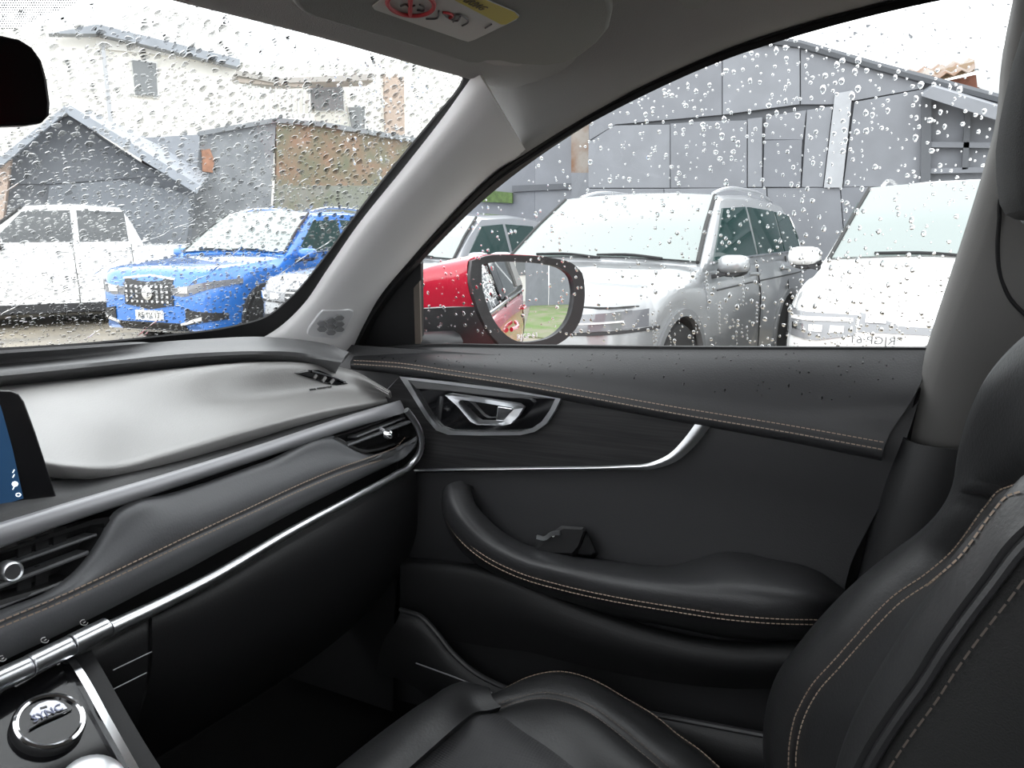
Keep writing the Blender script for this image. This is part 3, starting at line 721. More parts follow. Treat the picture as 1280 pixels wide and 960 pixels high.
lathe('lever_knob', [(.004, -.006), (.0062, -.005), (.0064, .004), (.005, .0065), (.0015, .0068)], q, V((.25, -1, -.12)), CHROME_B, v1, n=16)
v2, q, d = vent('centre_vent', [(-90, 722), (0, 690), (60, 669), (118, 649), (136, 646), (138, 654), (118, 690), (92, 724), (60, 738), (0, 757), (-90, 792)], .652,
   [((-80, 762), (108, 690), .004), ((-80, 738), (118, 668), .003), ((-80, 788), (90, 722), .003)], db, ((2, 719), (12, 714)), 0)
lathe('lever_knob', [(.006, -.008), (.0085, -.007), (.0087, .004), (.0072, .0062), (.0062, .0045), (.0015, .0045)], at(13, 714, Y=.632), V((-.15, -1, .10)), CHROME, v2, n=20)
for (px, py) in ((30, 690), (52, 682), (74, 673), (30, 728), (52, 720)):
    a, b = at(px, py-14, Y=.664), at(px, py+14, Y=.664)
    sweep('vent_vane', [a, b], [(-.001, -.006), (.001, -.006), (.001, .006), (-.001, .006)], PLASTIC_D, v2, n=3, straight=True)
# defroster outlet near the pillar
def padpt(px, py, h=0): return hit(atree, px, py, h)
do = [(366, 466), (384, 462.5), (398, 463), (430, 476), (434, 480), (420, 482), (408, 480)]
dfi = [(371, 466.5), (386, 464), (397, 465), (425, 476.5), (428, 478.8), (418, 480), (408, 478)]
n = len(do)
vs = [padpt(*p, .0015) for p in do]+[padpt(*p, .0028) for p in dfi]+[padpt(*p, .0006) for p in dfi]
fs = []
for i in range(n):
    j = (i+1) % n; fs += [(i, j, n+j, n+i), (n+i, n+j, 2*n+j, 2*n+i)]
fs.append(tuple(range(2*n, 3*n)))
df = obj('defroster_vent', vs, fs, GLOSS, db, 30)
for a, b in (((391, 474), (394.5, 468.5)), ((402, 477), (406, 471)), ((412, 479.5), (416, 474))):
    sweep('vent_bar', [padpt(*a, .002), padpt(*b, .002)], [(-.0012, -.002), (.0012, -.002), (.0012, .002), (-.0012, .002)], PAD, df, n=3, straight=True)
tube('vent_lip', [padpt(389, 464, .0032), padpt(410, 470, .0032), padpt(428, 477, .0032)], .0014, CHROME, df, n=10, k=6)

# ================================================================ CENTRE DISPLAY
ds = thing('touchscreen_display', 'black touchscreen with dark blue screen standing on the dashboard', 'display', loc=at(40, 640, Y=.665))
def dpt(px, py, back=0):
    n = V((-.10, -1, .18)).normalized(); p0 = at(40, 560, Y=.675)
    return onplane(px, py, p0, n) - n*back
n_d = V((-.10, -1, .18)).normalized()
dout = [(-160, 505), (0, 487.5), (14, 488), (24, 492), (31, 502), (45, 540), (60, 586), (75, 632), (70, 635), (0, 655), (-110, 690)]
slab('bezel', [dpt(*p) for p in dout], .012, mat('display_black', (.008, .008, .009), .12), ds, bevel=.0015)
scm = mat('screen_blue', (.012, .035, .075), .1, emit=.35, col2=(.006, .014, .035), vscale=9)
slab('screen', [dpt(p[0], p[1], -.0006) for p in [(-150, 520), (0, 506), (4, 520), (15, 560), (29, 623), (0, 632), (-110, 668)]], .0008, scm, ds)
icm = mat('screen_icon', (.8, .85, .9), .4, emit=.6)
slab('status_icon', [dpt(18+4*math.cos(k*.785), 605+3.4*math.sin(k*.785), -.0012) for k in range(8)], .0004, icm, ds)
tube('status_icon', [dpt(22+3*math.cos(k*.9), 618.5+2*math.sin(k*.9), -.0013) for k in range(8)], .0004, icm, ds, n=12, k=5)
for py in (591, 597, 612): slab('status_icon', [dpt(15, py), dpt(17, py-4), dpt(18.5, py-4), dpt(17, py)], .0003, icm, ds) if False else tube('status_icon', [dpt(15, py, -.0013), dpt(17, py-4, -.0013)], .0004, icm, ds, n=3, k=5)

# ================================================================ CENTRE CONSOLE
cn = thing('centre_console', 'glossy black centre console with chrome edge below the dashboard', 'console', loc=(.36, .55, .80))
cnn = V((0, -.5, .866)); cp0 = V((.4, .63, 1.28-.372))
def cpt(px, py, h=0): return onplane(px, py, cp0, cnn)+cnn*h
top = [cpt(-200, 905), cpt(84, 822), cpt(164, 968), cpt(180, 1000), cpt(-150, 1150)]
slab('console_top', top, .03, GLOSS, cn, inward=(0, .02, -.12))
sweep('chrome_edge', [cpt(83, 822, .002), cpt(100, 850, .004), cpt(130, 904, .004), cpt(166, 968, .004), cpt(200, 1030, .004)], [(-.0045, -.004), (.0045, -.004), (.004, .004), (-.003, .0032)], CHROME_B, cn, up=tuple(cnn), n=20, smooth=30)
loft('console_side', [[cpt(85, 824), cpt(170, 974), cpt(260, 1100)], [cpt(85, 824)+V((.02, .05, -.4)), cpt(170, 974)+V((.02, .05, -.4)), cpt(260, 1100)+V((.02, .05, -.35))]], PLASTIC_D, cn, n=10, lin=True, thick=.02)
kb = cpt(59.5, 908.5)
kn = lathe('mode_knob', [(.0275, 0), (.0275, .006), (.0262, .008), (.0225, .0082), (.0225, .006), (.002, .006)], kb, cnn, PLASTIC, cn, n=48)
lathe('knob_ring', [(.0222, .0062), (.0262, .0072), (.0262, .0090), (.0240, .0098), (.0222, .0090)], kb, cnn, CHROME_B, kn, n=48, caps=False)
lathe('knob_face', [(.0222, .002), (.0222, .0072)], kb, cnn, GLOSS, kn, n=48, smooth=20)
cap = [(34, 900), (38, 893), (46, 887), (57, 883), (68, 883), (77, 887), (82, 893), (70, 897), (50, 905), (41, 907)]
slab('knob_plate', [cpt(x, y, .0078) for x, y in cap], .001, mat('knob_silver', (.45, .46, .50), .25, metal=.8), kn, bevel=.0003)
kx, ky = (cpt(78, 898)-cpt(40, 918)).normalized(), None
text('knob_lettering', 'SYNC', .0095, mat('sync_blue', (.22, .24, .36), .5), kn, cpt(56.5, 899.5, .0086), cpt(66, 895)-cpt(46, 904), cpt(52, 890)-cpt(57, 902), depth=.0002)
sweep('knob_bar', [cpt(33, 921, .0085), cpt(42, 915.5, .0088), cpt(78, 899, .0088), cpt(86, 895, .0085)], circ(.0011, 8), CHROME_B, kn, n=10, up=tuple(cnn))
slab('knob_window', [cpt(x, y, .0083) for x, y in [(47, 892.5), (55, 890), (56.5, 892), (48, 894.5)]], .0004, GLOSS, kn)
# gear lever top cut by the picture edge
gl = lathe('gear_selector', [(.022, -.05), (.026, -.01), (.027, .012), (.024, .022), (.015, .027), (.004, .028)], cpt(108, 1000), cnn, CHROME, cn, n=28)

# ================================================================ PASSENGER SEAT
st = thing('passenger_seat', 'black leather front passenger seat with tan contrast stitching', 'seat', loc=(.74, .15, .45))
b1 = [(1280, 440, .80), (1245, 480, .84), (1225, 522, .87), (1214, 560, .885), (1206, 610, .905), (1193, 643, .93), (1168, 668, .94), (1127, 697, .945), (1085, 731, .95), (1043, 772, .95), (1014, 806, .95), (985, 847, .95), (972, 893, .95), (970, 930, .95), (974, 975, .95), (985, 1040, .95)]
c1 = [V((.682, -.149, 1.221)), V((.735, -.140, 1.212))]+cx(b1)
c0 = [p+V((.012, -.02, 0)) for p in c1]; c00 = [p+V((.005, -.12, 0)) for p in c1]
c2 = [V((.665, -.150, 1.218))]+cx([(1400, 596, .66), (1340, 600, .74), (1290, 605, .80), (1265, 609, .82), (1250, 615, .835), (1238, 629, .845), (1227, 643, .85), (1211, 666, .86), (1193, 689, .87), (1160, 718, .875), (1118, 747, .88), (1077, 789, .88), (1043, 827, .88), (1014, 860, .88), (997, 893, .88), (989, 927, .88), (987, 965, .88), (992, 1040, .88)])
c2b = [V((.660, -.150, 1.216))]+cx([(1400, 604, .66), (1340, 608, .735), (1292, 613, .79), (1268, 618, .81), (1255, 625, .825), (1245, 637, .835), (1235, 650, .84), (1219, 673, .85), (1201, 697, .86), (1168, 726, .865), (1126, 755, .87), (1085, 797, .87), (1052, 834, .87), (1023, 867, .87), (1006, 899, .87), (998, 932, .87), (996, 968, .87), (1001, 1045, .87)])
c12 = [lerp(a, b, .5)+V((.0, .012, .004)) for a, b in zip(spline(c1, 40), spline(c2, 40))]
c4 = [V((.62, -.150, 1.212))]+cx([(1440, 520, .60), (1400, 545, .60), (1340, 580, .60), (1280, 624, .60), (1245, 664, .60), (1210, 704, .60), (1180, 748, .60), (1147, 795, .60), (1122, 834, .60), (1102, 868, .60), (1080, 912, .60), (1060, 970, .60), (1050, 1040, .6)])
c35 = [p+V((.035, -.030, .012)) for p in c4]
c3 = [V((.745, lerp(a.y, b.y, .5)-.05, lerp(a.z, b.z, .5))) for a, b in zip(spline(c2, 40), spline(c4, 40))]
c5 = [V((.59, -.165, 1.205))]+cx([(1440, 570, .565), (1400, 592, .565), (1340, 634, .565), (1280, 683, .565), (1245, 728, .565), (1210, 774, .565), (1180, 817, .565), (1160, 849, .565), (1127, 895, .565), (1093, 949, .565), (1070, 1000, .565), (1050, 1060, .565)])
c5b = [p+V((-.004, -.004, -.004)) for p in c5]
c6 = [p+V((-.022, -.06, -.01)) for p in c5]
c7 = [p+V((-.015, -.14, -.01)) for p in c5]
c5a = [lerp(p, q, .85)+V((0, .0, 0)) for p, q in zip(spline(c4, 40), spline(c5, 40))]
bk = loft('backrest', [c00, c0, c1, c12, c2, [lerp(a, b, .5)+V((.002, -.004, 0)) for a, b in zip(spline(c2, 40), spline(c2b, 40))], c2b, c3, c35, c4, c5a, c5], LEATHER_SEAT, st, n=90, sub=4, thick=.01, smooth=70)
SIDEP = mat('black_side_fabric_shaded', (.006, .006, .006), .8, bump=.5, bscale=700)  # dark cloth, base blackened further to stand for the poorly lit near side
loft('side_panel', [[p+V((.004, -.002, .004)) for p in c5], c5b, c6, c7], SIDEP, st, n=60, sub=4, thick=.01, smooth=70)
cb0 = spline(c7, 30); cb1 = spline(c00, 30)
loft('back_panel', [cb0, [lerp(a, b, .3)+V((0, -.05, 0)) for a, b in zip(cb0, cb1)], [lerp(a, b, .7)+V((0, -.05, 0)) for a, b in zip(cb0, cb1)], cb1], SIDEP, st, n=40, sub=4, thick=.01, smooth=70, eye=V((.74, -3, 1)))
btree = bvh(bk)
SB = [(1268, 608.5), (1250, 615), (1238, 629), (1227, 643), (1211, 666), (1193, 689), (1160, 718), (1118, 747), (1077, 789), (1043, 827), (1014, 860), (997, 893), (989, 927), (987, 965)]
stitches(hits(btree, dense([(x-1, y-1) for x, y in SB], 60), .0008), bk, THREAD, w=.00065)
stitches(hits(btree, dense([(x+8, y+7) for x, y in SB], 60), .0008), bk, THREAD, w=.00065)
def shift(c, v): return [p+V(v) for p in c]
tube('piping', shift(c5, (-.003, .001, .001)), .0042, LEATHER_SEAT, bk, n=60)
stitches(shift(c5, (-.010, -.006, -.008)), bk, THREAD_D, length=.006, gap=.004, w=.0007)
tube('edge_piping', shift(c1[5:], (.004, .001, 0)), .0025, LEATHER_SEAT, bk, n=60)
# headrest, mostly beyond the picture edge
def hr_loop(z, hw, d0, d1):
    out = []
    for k in range(24):
        t = 2*math.pi*k/24; c, s = math.cos(t), math.sin(t)
        e = .55
        out.append(V((.745+hw*math.copysign(abs(c)**e, c), (d0+d1)/2+(d1-d0)/2*math.copysign(abs(s)**.7, s), z)))
    return out
hr = rings('headrest', [hr_loop(1.292, .07, -.17, -.12), hr_loop(1.30, .10, -.185, -.095), hr_loop(1.33, .113, -.195, -.086), hr_loop(1.40, .119, -.20, -.086), hr_loop(1.47, .119, -.205, -.10), hr_loop(1.51, .11, -.20, -.12), hr_loop(1.522, .07, -.18, -.14)], SIDEP, st, sub=3, smooth=80)
hp = [V((.745+.116*s, -.115, z)) for s, z in ((1, 1.50), (1.0, 1.42), (.98, 1.33), (.75, 1.302), (0, 1.296), (-.75, 1.302), (-.98, 1.33), (-1.0, 1.42), (-1, 1.5))]
tube('headrest_piping', hp, .004, LEATHER_SEAT, hr, n=60)
for sx in (-.06, .06): tube('headrest_post', [V((.745+sx, -.165, 1.31)), V((.745+sx, -.15, 1.12))], .006, CHROME, st, n=4, k=10)
# cushion
k1 = cx([(600, 890, .865), (608, 879, .88), (632, 862, .92), (667, 846, .945), (702, 841, .955), (741, 851, .955), (784, 875, .95), (819, 896, .94), (851, 922, .925), (874, 938, .915), (899, 960, .905), (960, 1010, .90)])
k0 = [p+V((.015, .0, -.012)) for p in k1]; k00 = [p+V((.02, .01, -.14)) for p in k1]
k2 = cx([(606, 890, .85), (616, 885, .856), (644, 875, .875), (679, 868, .885), (710, 873, .88), (741, 886, .87), (772, 908, .86), (800, 931, .85), (831, 957, .84), (900, 1020, .83)])
k12 = [lerp(a, b, .5)+V((0, .0, .012)) for a, b in zip(spline(k1, 40), spline(k2, 40))]
k2b = cx([(608, 893, .845), (618, 890, .850), (645, 880, .868), (679, 875, .875), (708, 880, .87), (738, 894, .86), (767, 915, .85), (794, 937, .84), (824, 962, .83), (890, 1026, .82)])
k3 = cx([(609, 890, .838), (622, 893, .833), (655, 915, .815), (687, 936, .80), (718, 960, .785), (800, 1030, .76)])
k4 = cz([(562, 906, -.618), (585, 922, -.622), (620, 948, -.628), (670, 990, -.635), (740, 1050, -.64)])
k5 = cz([(482, 974, -.609), (505, 992, -.613), (545, 1020, -.62), (600, 1065, -.63), (680, 1130, -.64)])
cu = loft('cushion', [k00, k0, k1, k12, k2, [lerp(a, b, .5)+V((0, 0, -.003)) for a, b in zip(spline(k2, 40), spline(k2b, 40))], k2b, k3, [p+V((-.03, 0, -.02)) for p in k3]], LEATHER_SEAT, st, n=60, sub=4, thick=.02, smooth=70, eye=V((.85, .2, 3)))
INS = mat('perforated_insert', (.034, .034, .036), .62)
nt_ = INS.node_tree; vo_ = nt_.nodes.new('ShaderNodeTexVoronoi'); vo_.inputs['Scale'].default_value = 240; vo_.inputs['Randomness'].default_value = .0
tc_ = nt_.nodes.new('ShaderNodeTexCoord'); nt_.links.new(tc_.outputs['Object'], vo_.inputs['Vector'])
bp_ = nt_.nodes.new('ShaderNodeBump'); bp_.inputs['Strength'].default_value = .6; bp_.inputs['Distance'].default_value = .0015
nt_.links.new(vo_.outputs['Distance'], bp_.inputs['Height']); nt_.links.new(bp_.outputs['Normal'], nt_.nodes['Principled BSDF'].inputs['Normal'])
loft('cushion_insert', [k3, [lerp(a, b, .5)+V((0, 0, .006)) for a, b in zip(spline(k3, 30), spline(k4, 30))], k4, k5], INS, st, n=50, sub=4, thick=.02, smooth=70, eye=V((.7, .2, 3)))
stitches(shift(k1[1:], (0, .001, .002)), cu, THREAD); stitches(shift(k2, (0, 0, .003)), cu, THREAD_D); stitches(shift(k2b, (0, 0, .003)), cu, THREAD_D)
# front roll of the cushion
f0 = [at(612, 884, X=.848), at(585, 893, X=.82), at(558, 908, X=.77), at(520, 940, X=.71), at(480, 975, X=.65), at(430, 1020, X=.58)]
f1 = [p+V((-.002, .028, .004)) for p in f0]
f1 = [at(608, 880, X=.86), at(583, 871.5, X=.85), at(550, 888, X=.80), at(505, 920, X=.735), at(455, 960, X=.67), at(400, 1008, X=.59)]
f2 = [p+V((0, .022, -.03)) for p in f1]; f3 = [p+V((0, .01, -.14)) for p in f1]
ff = [p+V((0, -.012, -.006)) for p in f0]
fr_ = loft('cushion_front', [ff, f0, [lerp(a, b, .5)+V((0, 0, .004)) for a, b in zip(f0, f1)], f1, f2, f3], LEATHER_SEAT, st, n=40, sub=4, thick=.02, smooth=70)
tube('front_piping', shift(f0, (0, 0, .002)), .0018, LEATHER_SEAT, fr_, n=40, k=6)
# seat base
box('seat_base', (.74, .12, .50), (.40, .40, .16), PLASTIC_D, st, bevel=.02)

# ================================================================ SUN VISOR with warning sticker
sv = thing('sun_visor', 'grey sun visor with airbag warning sticker folded against the headliner', 'sun visor', loc=(.5, .35, 1.47))
vn = V((.0, -.05, -1)).normalized(); vp0 = V((.65, .36, 1.446))
vn = V((0.06, -.12, -1)).normalized()
def vpt(px, py, h=0): return onplane(px, py, vp0, vn)+vn*h
vo = [(366, -40), (362, -6), (366, 7), (375, 16), (388, 22), (450, 40), (520, 60), (582, 79), (598, 80), (608, 77), (622, 77), (642, 81), (680, 83), (706, 79), (727, 70), (748, 54), (762, 37), (767, 15), (760, -15), (735, -60), (640, -110), (520, -120), (420, -90)]
pv = [vpt(*p) for p in vo]
body_ = slab('visor_body', pv, .022, VISOR, sv, bevel=.008, segs=4)
pn = [p-vn*.011 for p in pv]
sk = [(466, 4), (470, 9), (576, 48), (585, 50), (592, 48), (645, 22), (647, 17), (640, 13), (560, -14), (500, -14)]
sk = [(465, 6), (468, 10), (576, 48), (585, 50.5), (593, 48), (645, 23), (649, 18), (643, 13), (575, -16), (520, -34)]
stk = slab('warning_sticker', [vpt(*p, .0012) for p in sk], .0008, mat('sticker_white', (.62, .62, .58), .6), sv)
slab('yellow_band', [vpt(*p, .0017) for p in [(558, -8), (626, 28), (632, 28), (648, 19), (643, 13), (575, -16)]], .0004, mat('sticker_yellow', (.62, .52, .06), .6), stk)
text('sticker_lettering', 'AIRBAG', .0105, mat('sticker_ink', (.10, .08, .02), .6), stk, vpt(592, 1, .0022), vpt(616, 14)-vpt(568, -11), vpt(600, -8)-vpt(588, 8), depth=.0002)
redm = mat('sticker_red', (.55, .03, .04), .6); ink = mat('sticker_grey_ink', (.08, .08, .08), .6)
tube('prohibition_ring', [vpt(513+29*math.cos(t/16*2*math.pi)+4*math.sin(t/16*2*math.pi), 1+15*math.sin(t/16*2*math.pi), .002) for t in range(17)], .0016, redm, stk, n=48, k=6)
tube('prohibition_bar', [vpt(513, -14, .002), vpt(512, 16, .002)], .0016, redm, stk, n=4, k=6)
for L in ([(500, 4), (506, 2), (512, 5), (518, 3)], [(524, 2), (530, 6), (528, 10), (521, 9)], [(553, 12), (560, 19), (571, 23), (575, 17)], [(566, 24), (571, 14), (579, 17), (583, 26), (577, 29)], [(548, 10), (543, 20), (532, 20)], [(606, 32), (614, 27)]):
    tube('pictogram', [vpt(*p, .002) for p in L], .0007, ink, stk, n=16, k=5)
tube('pictogram', [vpt(*p, .002) for p in [(553, 12), (560, 13), (565, 17), (561, 19)]], .0010, redm, stk, n=12, k=5)
# visor hinge bracket
sweep('pivot_arm', [vpt(330, -25, -.008), vpt(366, -10, -.008), vpt(392, 12, -.010)], circ(.007, 10), PLASTIC, sv, n=8)
rings('pivot_cover', [[vpt(x, y, -.012) for x, y in ((606, 82), (618, 78), (640, 82), (664, 90), (650, 97), (620, 96), (606, 92))], [vpt(x, y, -.03) for x, y in ((602, 78), (616, 72), (642, 76), (676, 86), (654, 100), (618, 102), (600, 96))]], HEADLINER, sv, smooth=60)
# visor retaining clip further back
vc = thing('visor_clip', 'small grey visor clip on the headliner beside the sun visor', 'clip', loc=vpt(866, -4))
rings('clip_body', [[vpt(866+20*math.cos(k*.524), -6+18*math.sin(k*.524), .0) for k in range(12)], [vpt(866+22*math.cos(k*.524), -8+19*math.sin(k*.524), -.03) for k in range(12)]], VISOR, vc, smooth=50)

# ================================================================ INSIDE MIRROR
rm = thing('rear_view_mirror', 'black rear view mirror hanging at the windscreen', 'mirror', loc=at(20, 100, Y=.56))
rmn = V((-.12, -1, -.08)).normalized(); rp0 = at(30, 100, Y=.50)
def rpt(px, py, b=0): return onplane(px, py, rp0, rmn) - rmn*b
ro = [(-200, 52), (-60, 44), (0, 43), (22, 48), (38, 58), (50, 75), (57, 100), (61, 130), (60, 146), (50, 156), (30, 159), (0, 160), (-200, 168)]
rc = (sum(p[0] for p in ro)/len(ro), 100)
def rsc(k, b): return [rpt(rc[0]+(x-rc[0])*k, 102+(y-102)*(k-.02 if k < 1 else k), b) for x, y in ro]
rings('mirror_shell', [rsc(.95, -.001), rsc(.985, -.002), rsc(1.0, .004), rsc(1.0, .02), rsc(.9, .036), rsc(.6, .045)], mat('mirror_black', (.012, .010, .010), .35), rm, smooth=60)
slab('mirror_glass', rsc(.94, -.0022), .001, mat('dim_mirror', (.05, .05, .054), .12, metal=1), rm)
tube('mirror_stalk', [rpt(-120, 100, .04), rpt(-120, 60, .09), V((.30, ws_y(.30, 1.42)-.01, 1.42))], .012, PLASTIC, rm, n=10)

# ================================================================ OUTSIDE: ground
WETGROUND = mat('wet_gravel', (.30, .26, .20), .35, bump=.6, bscale=14, col2=(.16, .145, .12), vscale=1.2)
gnd = loft('ground', [[(-30, -40, 0), (60, -40, 0)], [(-30, 60, 0), (60, 60, 0)]], WETGROUND, None, n=4, lin=True, thick=.05, eye=V((0, 0, 5)))
tag(gnd, 'wet tan gravel yard around the parked cars', 'ground', kind='structure')
# ================================================================ OWN CAR BODY
RED = mat('red_car_paint', (.42, .012, .03), .25, coat=1)
oc = thing('red_car_body', 'red bonnet and flank of the car that the picture is taken from', 'car', loc=(.37, 0, 0))
hood = [[V((x, y, z-.10*((x-.37)/.85)**2*k)) for x in (-.50, -.3, 0, .37, .74, 1.04, 1.24)] for y, z, k in ((1.12, 1.04, .2), (1.4, 1.035, .0), (1.7, .975, .3), (1.95, .88, 1.0), (2.05, .76, 1.4))]
loft('bonnet', hood, RED, oc, n=30, sub=4, eye=V((.37, 1.5, 5)))
def oskin(y, k): return 1.165 - .045*max(0, (y-.9))**2 - .10*max(0, (-1.2-y))**2
fl_rows = []
for z, dx in ((.25, -.05), (.35, .0), (.6, .012), (.82, .02), (.90, .005), (1.0, -.005), (1.06, -.02), (1.095, -.045)):
    fl_rows.append([V((oskin(y, 0)+dx, y, min(z, z*.2+.8*(1.08-.24*max(0, y-1.1))) if z > .9 else z)) for y in (2.0, 1.6, 1.1, .6, 0, -.6, -1.2, -1.6, -1.9, -2.2)])
loft('flank', fl_rows, RED, oc, n=60, sub=3, eye=V((6, 0, 1)))
loft('tail', [[V((oskin(-2.2, 0)-.05-a, -2.2-b, z)) for z in (.3, .6, .9, 1.07)] for a, b in ((0, 0), (.06, .08), (.2, .13), (.8, .18), (1.5, .1))], RED, oc, n=12, eye=V((2, -6, 1)))
sweep('belt_chrome', [V((xglass(1.098)+.014, y, 1.097+(0 if y > -.2 else .01))) for y in (.86, .3, -.3, -1.2, -1.6)], circ(.008, 8), CHROME_B, oc, n=20)
RGLASS = mat('tinted_glass', (.02, .026, .026), .03)
def oglass(a, b, c, d, nm='side_glass', m=None):
    slab(nm, [V((xglass(z)+.012, y, z)) for y, z in (a, b, c, d)], .006, m or RGLASS, oc, eye=V((6, 0, 1.3)))
oglass((-.30, 1.125), (-1.0, 1.13), (-.98, 1.50), (-.30, 1.52)); oglass((-1.06, 1.13), (-1.62, 1.15), (-1.35, 1.46), (-1.04, 1.50))
oglass((-.12, 1.12), (-.29, 1.12), (-.29, 1.53), (-.13, 1.53), 'pillar_cover', GLOSS); oglass((-1.0, 1.13), (-1.06, 1.13), (-1.04, 1.50), (-.98, 1.50), 'pillar_cover', GLOSS)
roofr = [V((.98, .45, 1.45)), V((.93, .1, 1.56)), V((.925, -.4, 1.58)), V((.935, -1.1, 1.55)), V((.99, -1.5, 1.42)), V((1.10, -1.85, 1.14))]
loft('roof_side', [roofr, [p+V((-.05, 0, .06)) for p in roofr], [V((.37, p.y-.0, p.z+.10)) for p in roofr], [V((-.13-(p.x-.98), p.y, p.z+.06)) for p in roofr]], RED, oc, n=30, sub=4, eye=V((2, -1, 6)))
slab('quarter_panel', [V((1.10, -1.62, 1.10)), V((1.10, -2.2, 1.08)), V((1.04, -1.86, 1.2)), V((.98, -1.5, 1.46)), V((.985, -1.36, 1.47))], .03, RED, oc, eye=V((6, -1.5, 1.3)))
TAIL = mat('red_lamp', (.5, .01, .015), .12)
loft('tail_lamp', [[V((oskin(-1.95, 0)+.004, -1.95, .98)), V((oskin(-2.2, 0)-.01, -2.2, 1.0)), V((oskin(-2.2, 0)-.12, -2.29, 1.0))], [V((oskin(-1.9, 0)+.03, -1.9, .90)), V((oskin(-2.2, 0)+.018, -2.2, .86)), V((oskin(-2.2, 0)-.10, -2.30, .86))]], TAIL, oc, n=12, lin=True, thick=.02, eye=V((6, -4, 1)))
for y in (-.15, -1.05): tube('door_handle', [V((1.175, y, .98)), V((1.195, y-.06, .98)), V((1.195, y-.14, .982)), V((1.175, y-.2, .984))], .011, RED, oc, n=14)
for L in ([(-.24, 1.1), (-.22, .8), (-.16, .45)], [(-1.12, 1.1), (-1.25, .85), (-1.2, .6)]):
    tube('door_gap', [V((oskin(y, 0)+.018 if z < 1 else 1.125, y, z)) for y, z in L], .004, RUBBER, oc, n=16)
# ================================================================ WING MIRROR
wm = thing('wing_mirror', 'red and black wing mirror outside the side window', 'wing mirror', loc=at(560, 430, X=1.24))
wmn = V((-.567, -.824, .0)).normalized(); wp0 = at(655, 375, X=1.27)
def wpt(px, py, b=0): return onplane(px, py, wp0, wmn)-wmn*b
g_out0 = [(603, 331), (616, 328), (650, 327.5), (680, 330), (703, 336), (714, 345), (718, 360), (717, 380), (712, 398), (703, 411), (690, 421), (668, 427), (648, 427), (632, 418), (619, 402), (609, 380), (603, 355)]
h_out0 = [(590, 326), (606, 320.5), (650, 319), (690, 322.5), (715, 329), (727, 340), (731, 360), (730, 382), (725, 402), (714, 418), (700, 429), (670, 437), (636, 437), (618, 424), (604, 402), (594, 376), (588, 346)]
g_out = dense(g_out0+[g_out0[0]], 49)[:-1]; h_out = dense(h_out0+[h_out0[0]], 49)[:-1]
gloss_m = mat('silvered_glass', (.86, .87, .88), .0, metal=1)
RC = 1.3
mvs = [wpt(656, 376, .003)]; mfs = []
for r in range(1, 9):
    for (x, y) in dense(g_out+[g_out[0]], 49)[:-1]:
        qx, qy = lerp(656, x, r/8), lerp(376, y, r/8)
        q = wpt(qx, qy, .003); mvs.append(q - wmn*((q-mvs[0]).length**2/(2*RC)))
for i in range(48): mfs.append((0, 1+i, 1+(i+1) % 48))
for r in range(7):
    for i in range(48): mfs.append((1+r*48+i, 1+(r+1)*48+i, 1+(r+1)*48+(i+1) % 48, 1+r*48+(i+1) % 48))
mg = obj('mirror_glass', mvs, mfs, gloss_m, wm, 80)
MSH = mat('mirror_shell_black', (.02, .02, .022), .4)
rings('mirror_rim', [[wpt(*p, .016) for p in g_out], [wpt(*p, .001) for p in g_out], [wpt(*p, 0) for p in h_out], [wpt(*p, .02) for p in h_out]], MSH, wm, caps=False, smooth=50)
# shell behind the glass: red cap above, black foot below
def cur(L, b): return [wpt(x, y, b) for x, y in L]
cap_rows = [cur([(731, 362), (729, 342), (716, 329), (690, 322), (650, 318.5), (606, 320), (590, 325), (588, 346), (592, 372), (597, 384)], .012),
            [wpt(x, y, .05) for x, y in [(722, 362), (719, 344), (706, 330), (682, 322), (642, 319), (588, 325), (572, 334), (568, 350), (572, 372), (576, 386)]],
            [wpt(x, y, .085) for x, y in [(690, 366), (688, 350), (676, 338), (654, 331), (618, 328), (566, 334), (549, 343), (546, 356), (549, 374), (552, 390)]],
            [wpt(x, y, .105) for x, y in [(640, 372), (640, 364), (630, 354), (612, 348), (588, 344), (552, 347), (540, 352), (537, 362), (537, 376), (538, 394)]]]
loft('mirror_cap', cap_rows, mat('mirror_red', (.60, .015, .045), .22, coat=1), wm, n=50, sub=5, smooth=70, eye=V((.3, .3, 1.6)), thick=.003)
foot_rows = [cur([(597, 384), (604, 402), (618, 424), (632, 440), (660, 452)], .012),
             [wpt(x, y, .06) for x, y in [(574, 388), (580, 404), (588, 424), (596, 444), (610, 462)]],
             [wpt(x, y, .10) for x, y in [(538, 393), (540, 406), (546, 424), (548, 446), (556, 464)]],
             [wpt(x, y, .13) for x, y in [(532, 396), (532, 410), (532, 426), (532, 446), (536, 464)]]]
loft('mirror_foot', foot_rows, mat('mirror_foot_grey', (.05, .05, .052), .35), wm, n=30, sub=5, smooth=70, eye=V((.3, .3, 1.2)))
rings('turn_signal', [[wpt(x, y, .10) for x, y in ((532, 399), (536, 396), (556, 397), (562, 400), (556, 405), (538, 407), (533, 404))], [wpt(x, y, .085) for x, y in ((536, 400), (540, 398), (553, 399), (557, 401), (553, 403), (541, 404), (537, 403))]], mat('clear_lens', (.6, .62, .64), .12), wm, smooth=60)
tube('mirror_arm', [wpt(560, 436, .09), V((1.17, .66, 1.10)), V((1.12, .70, 1.10))], .022, MSH, wm, n=10, k=10)
text('etched_number', 'RJGP·61', .0135, mat('etched_white', (.8, .8, .8), .6), wm, wpt(661, 420.5, .0035), wpt(682, 419)-wpt(640, 424), wpt(660, 410)-wpt(662, 424), depth=.0002)

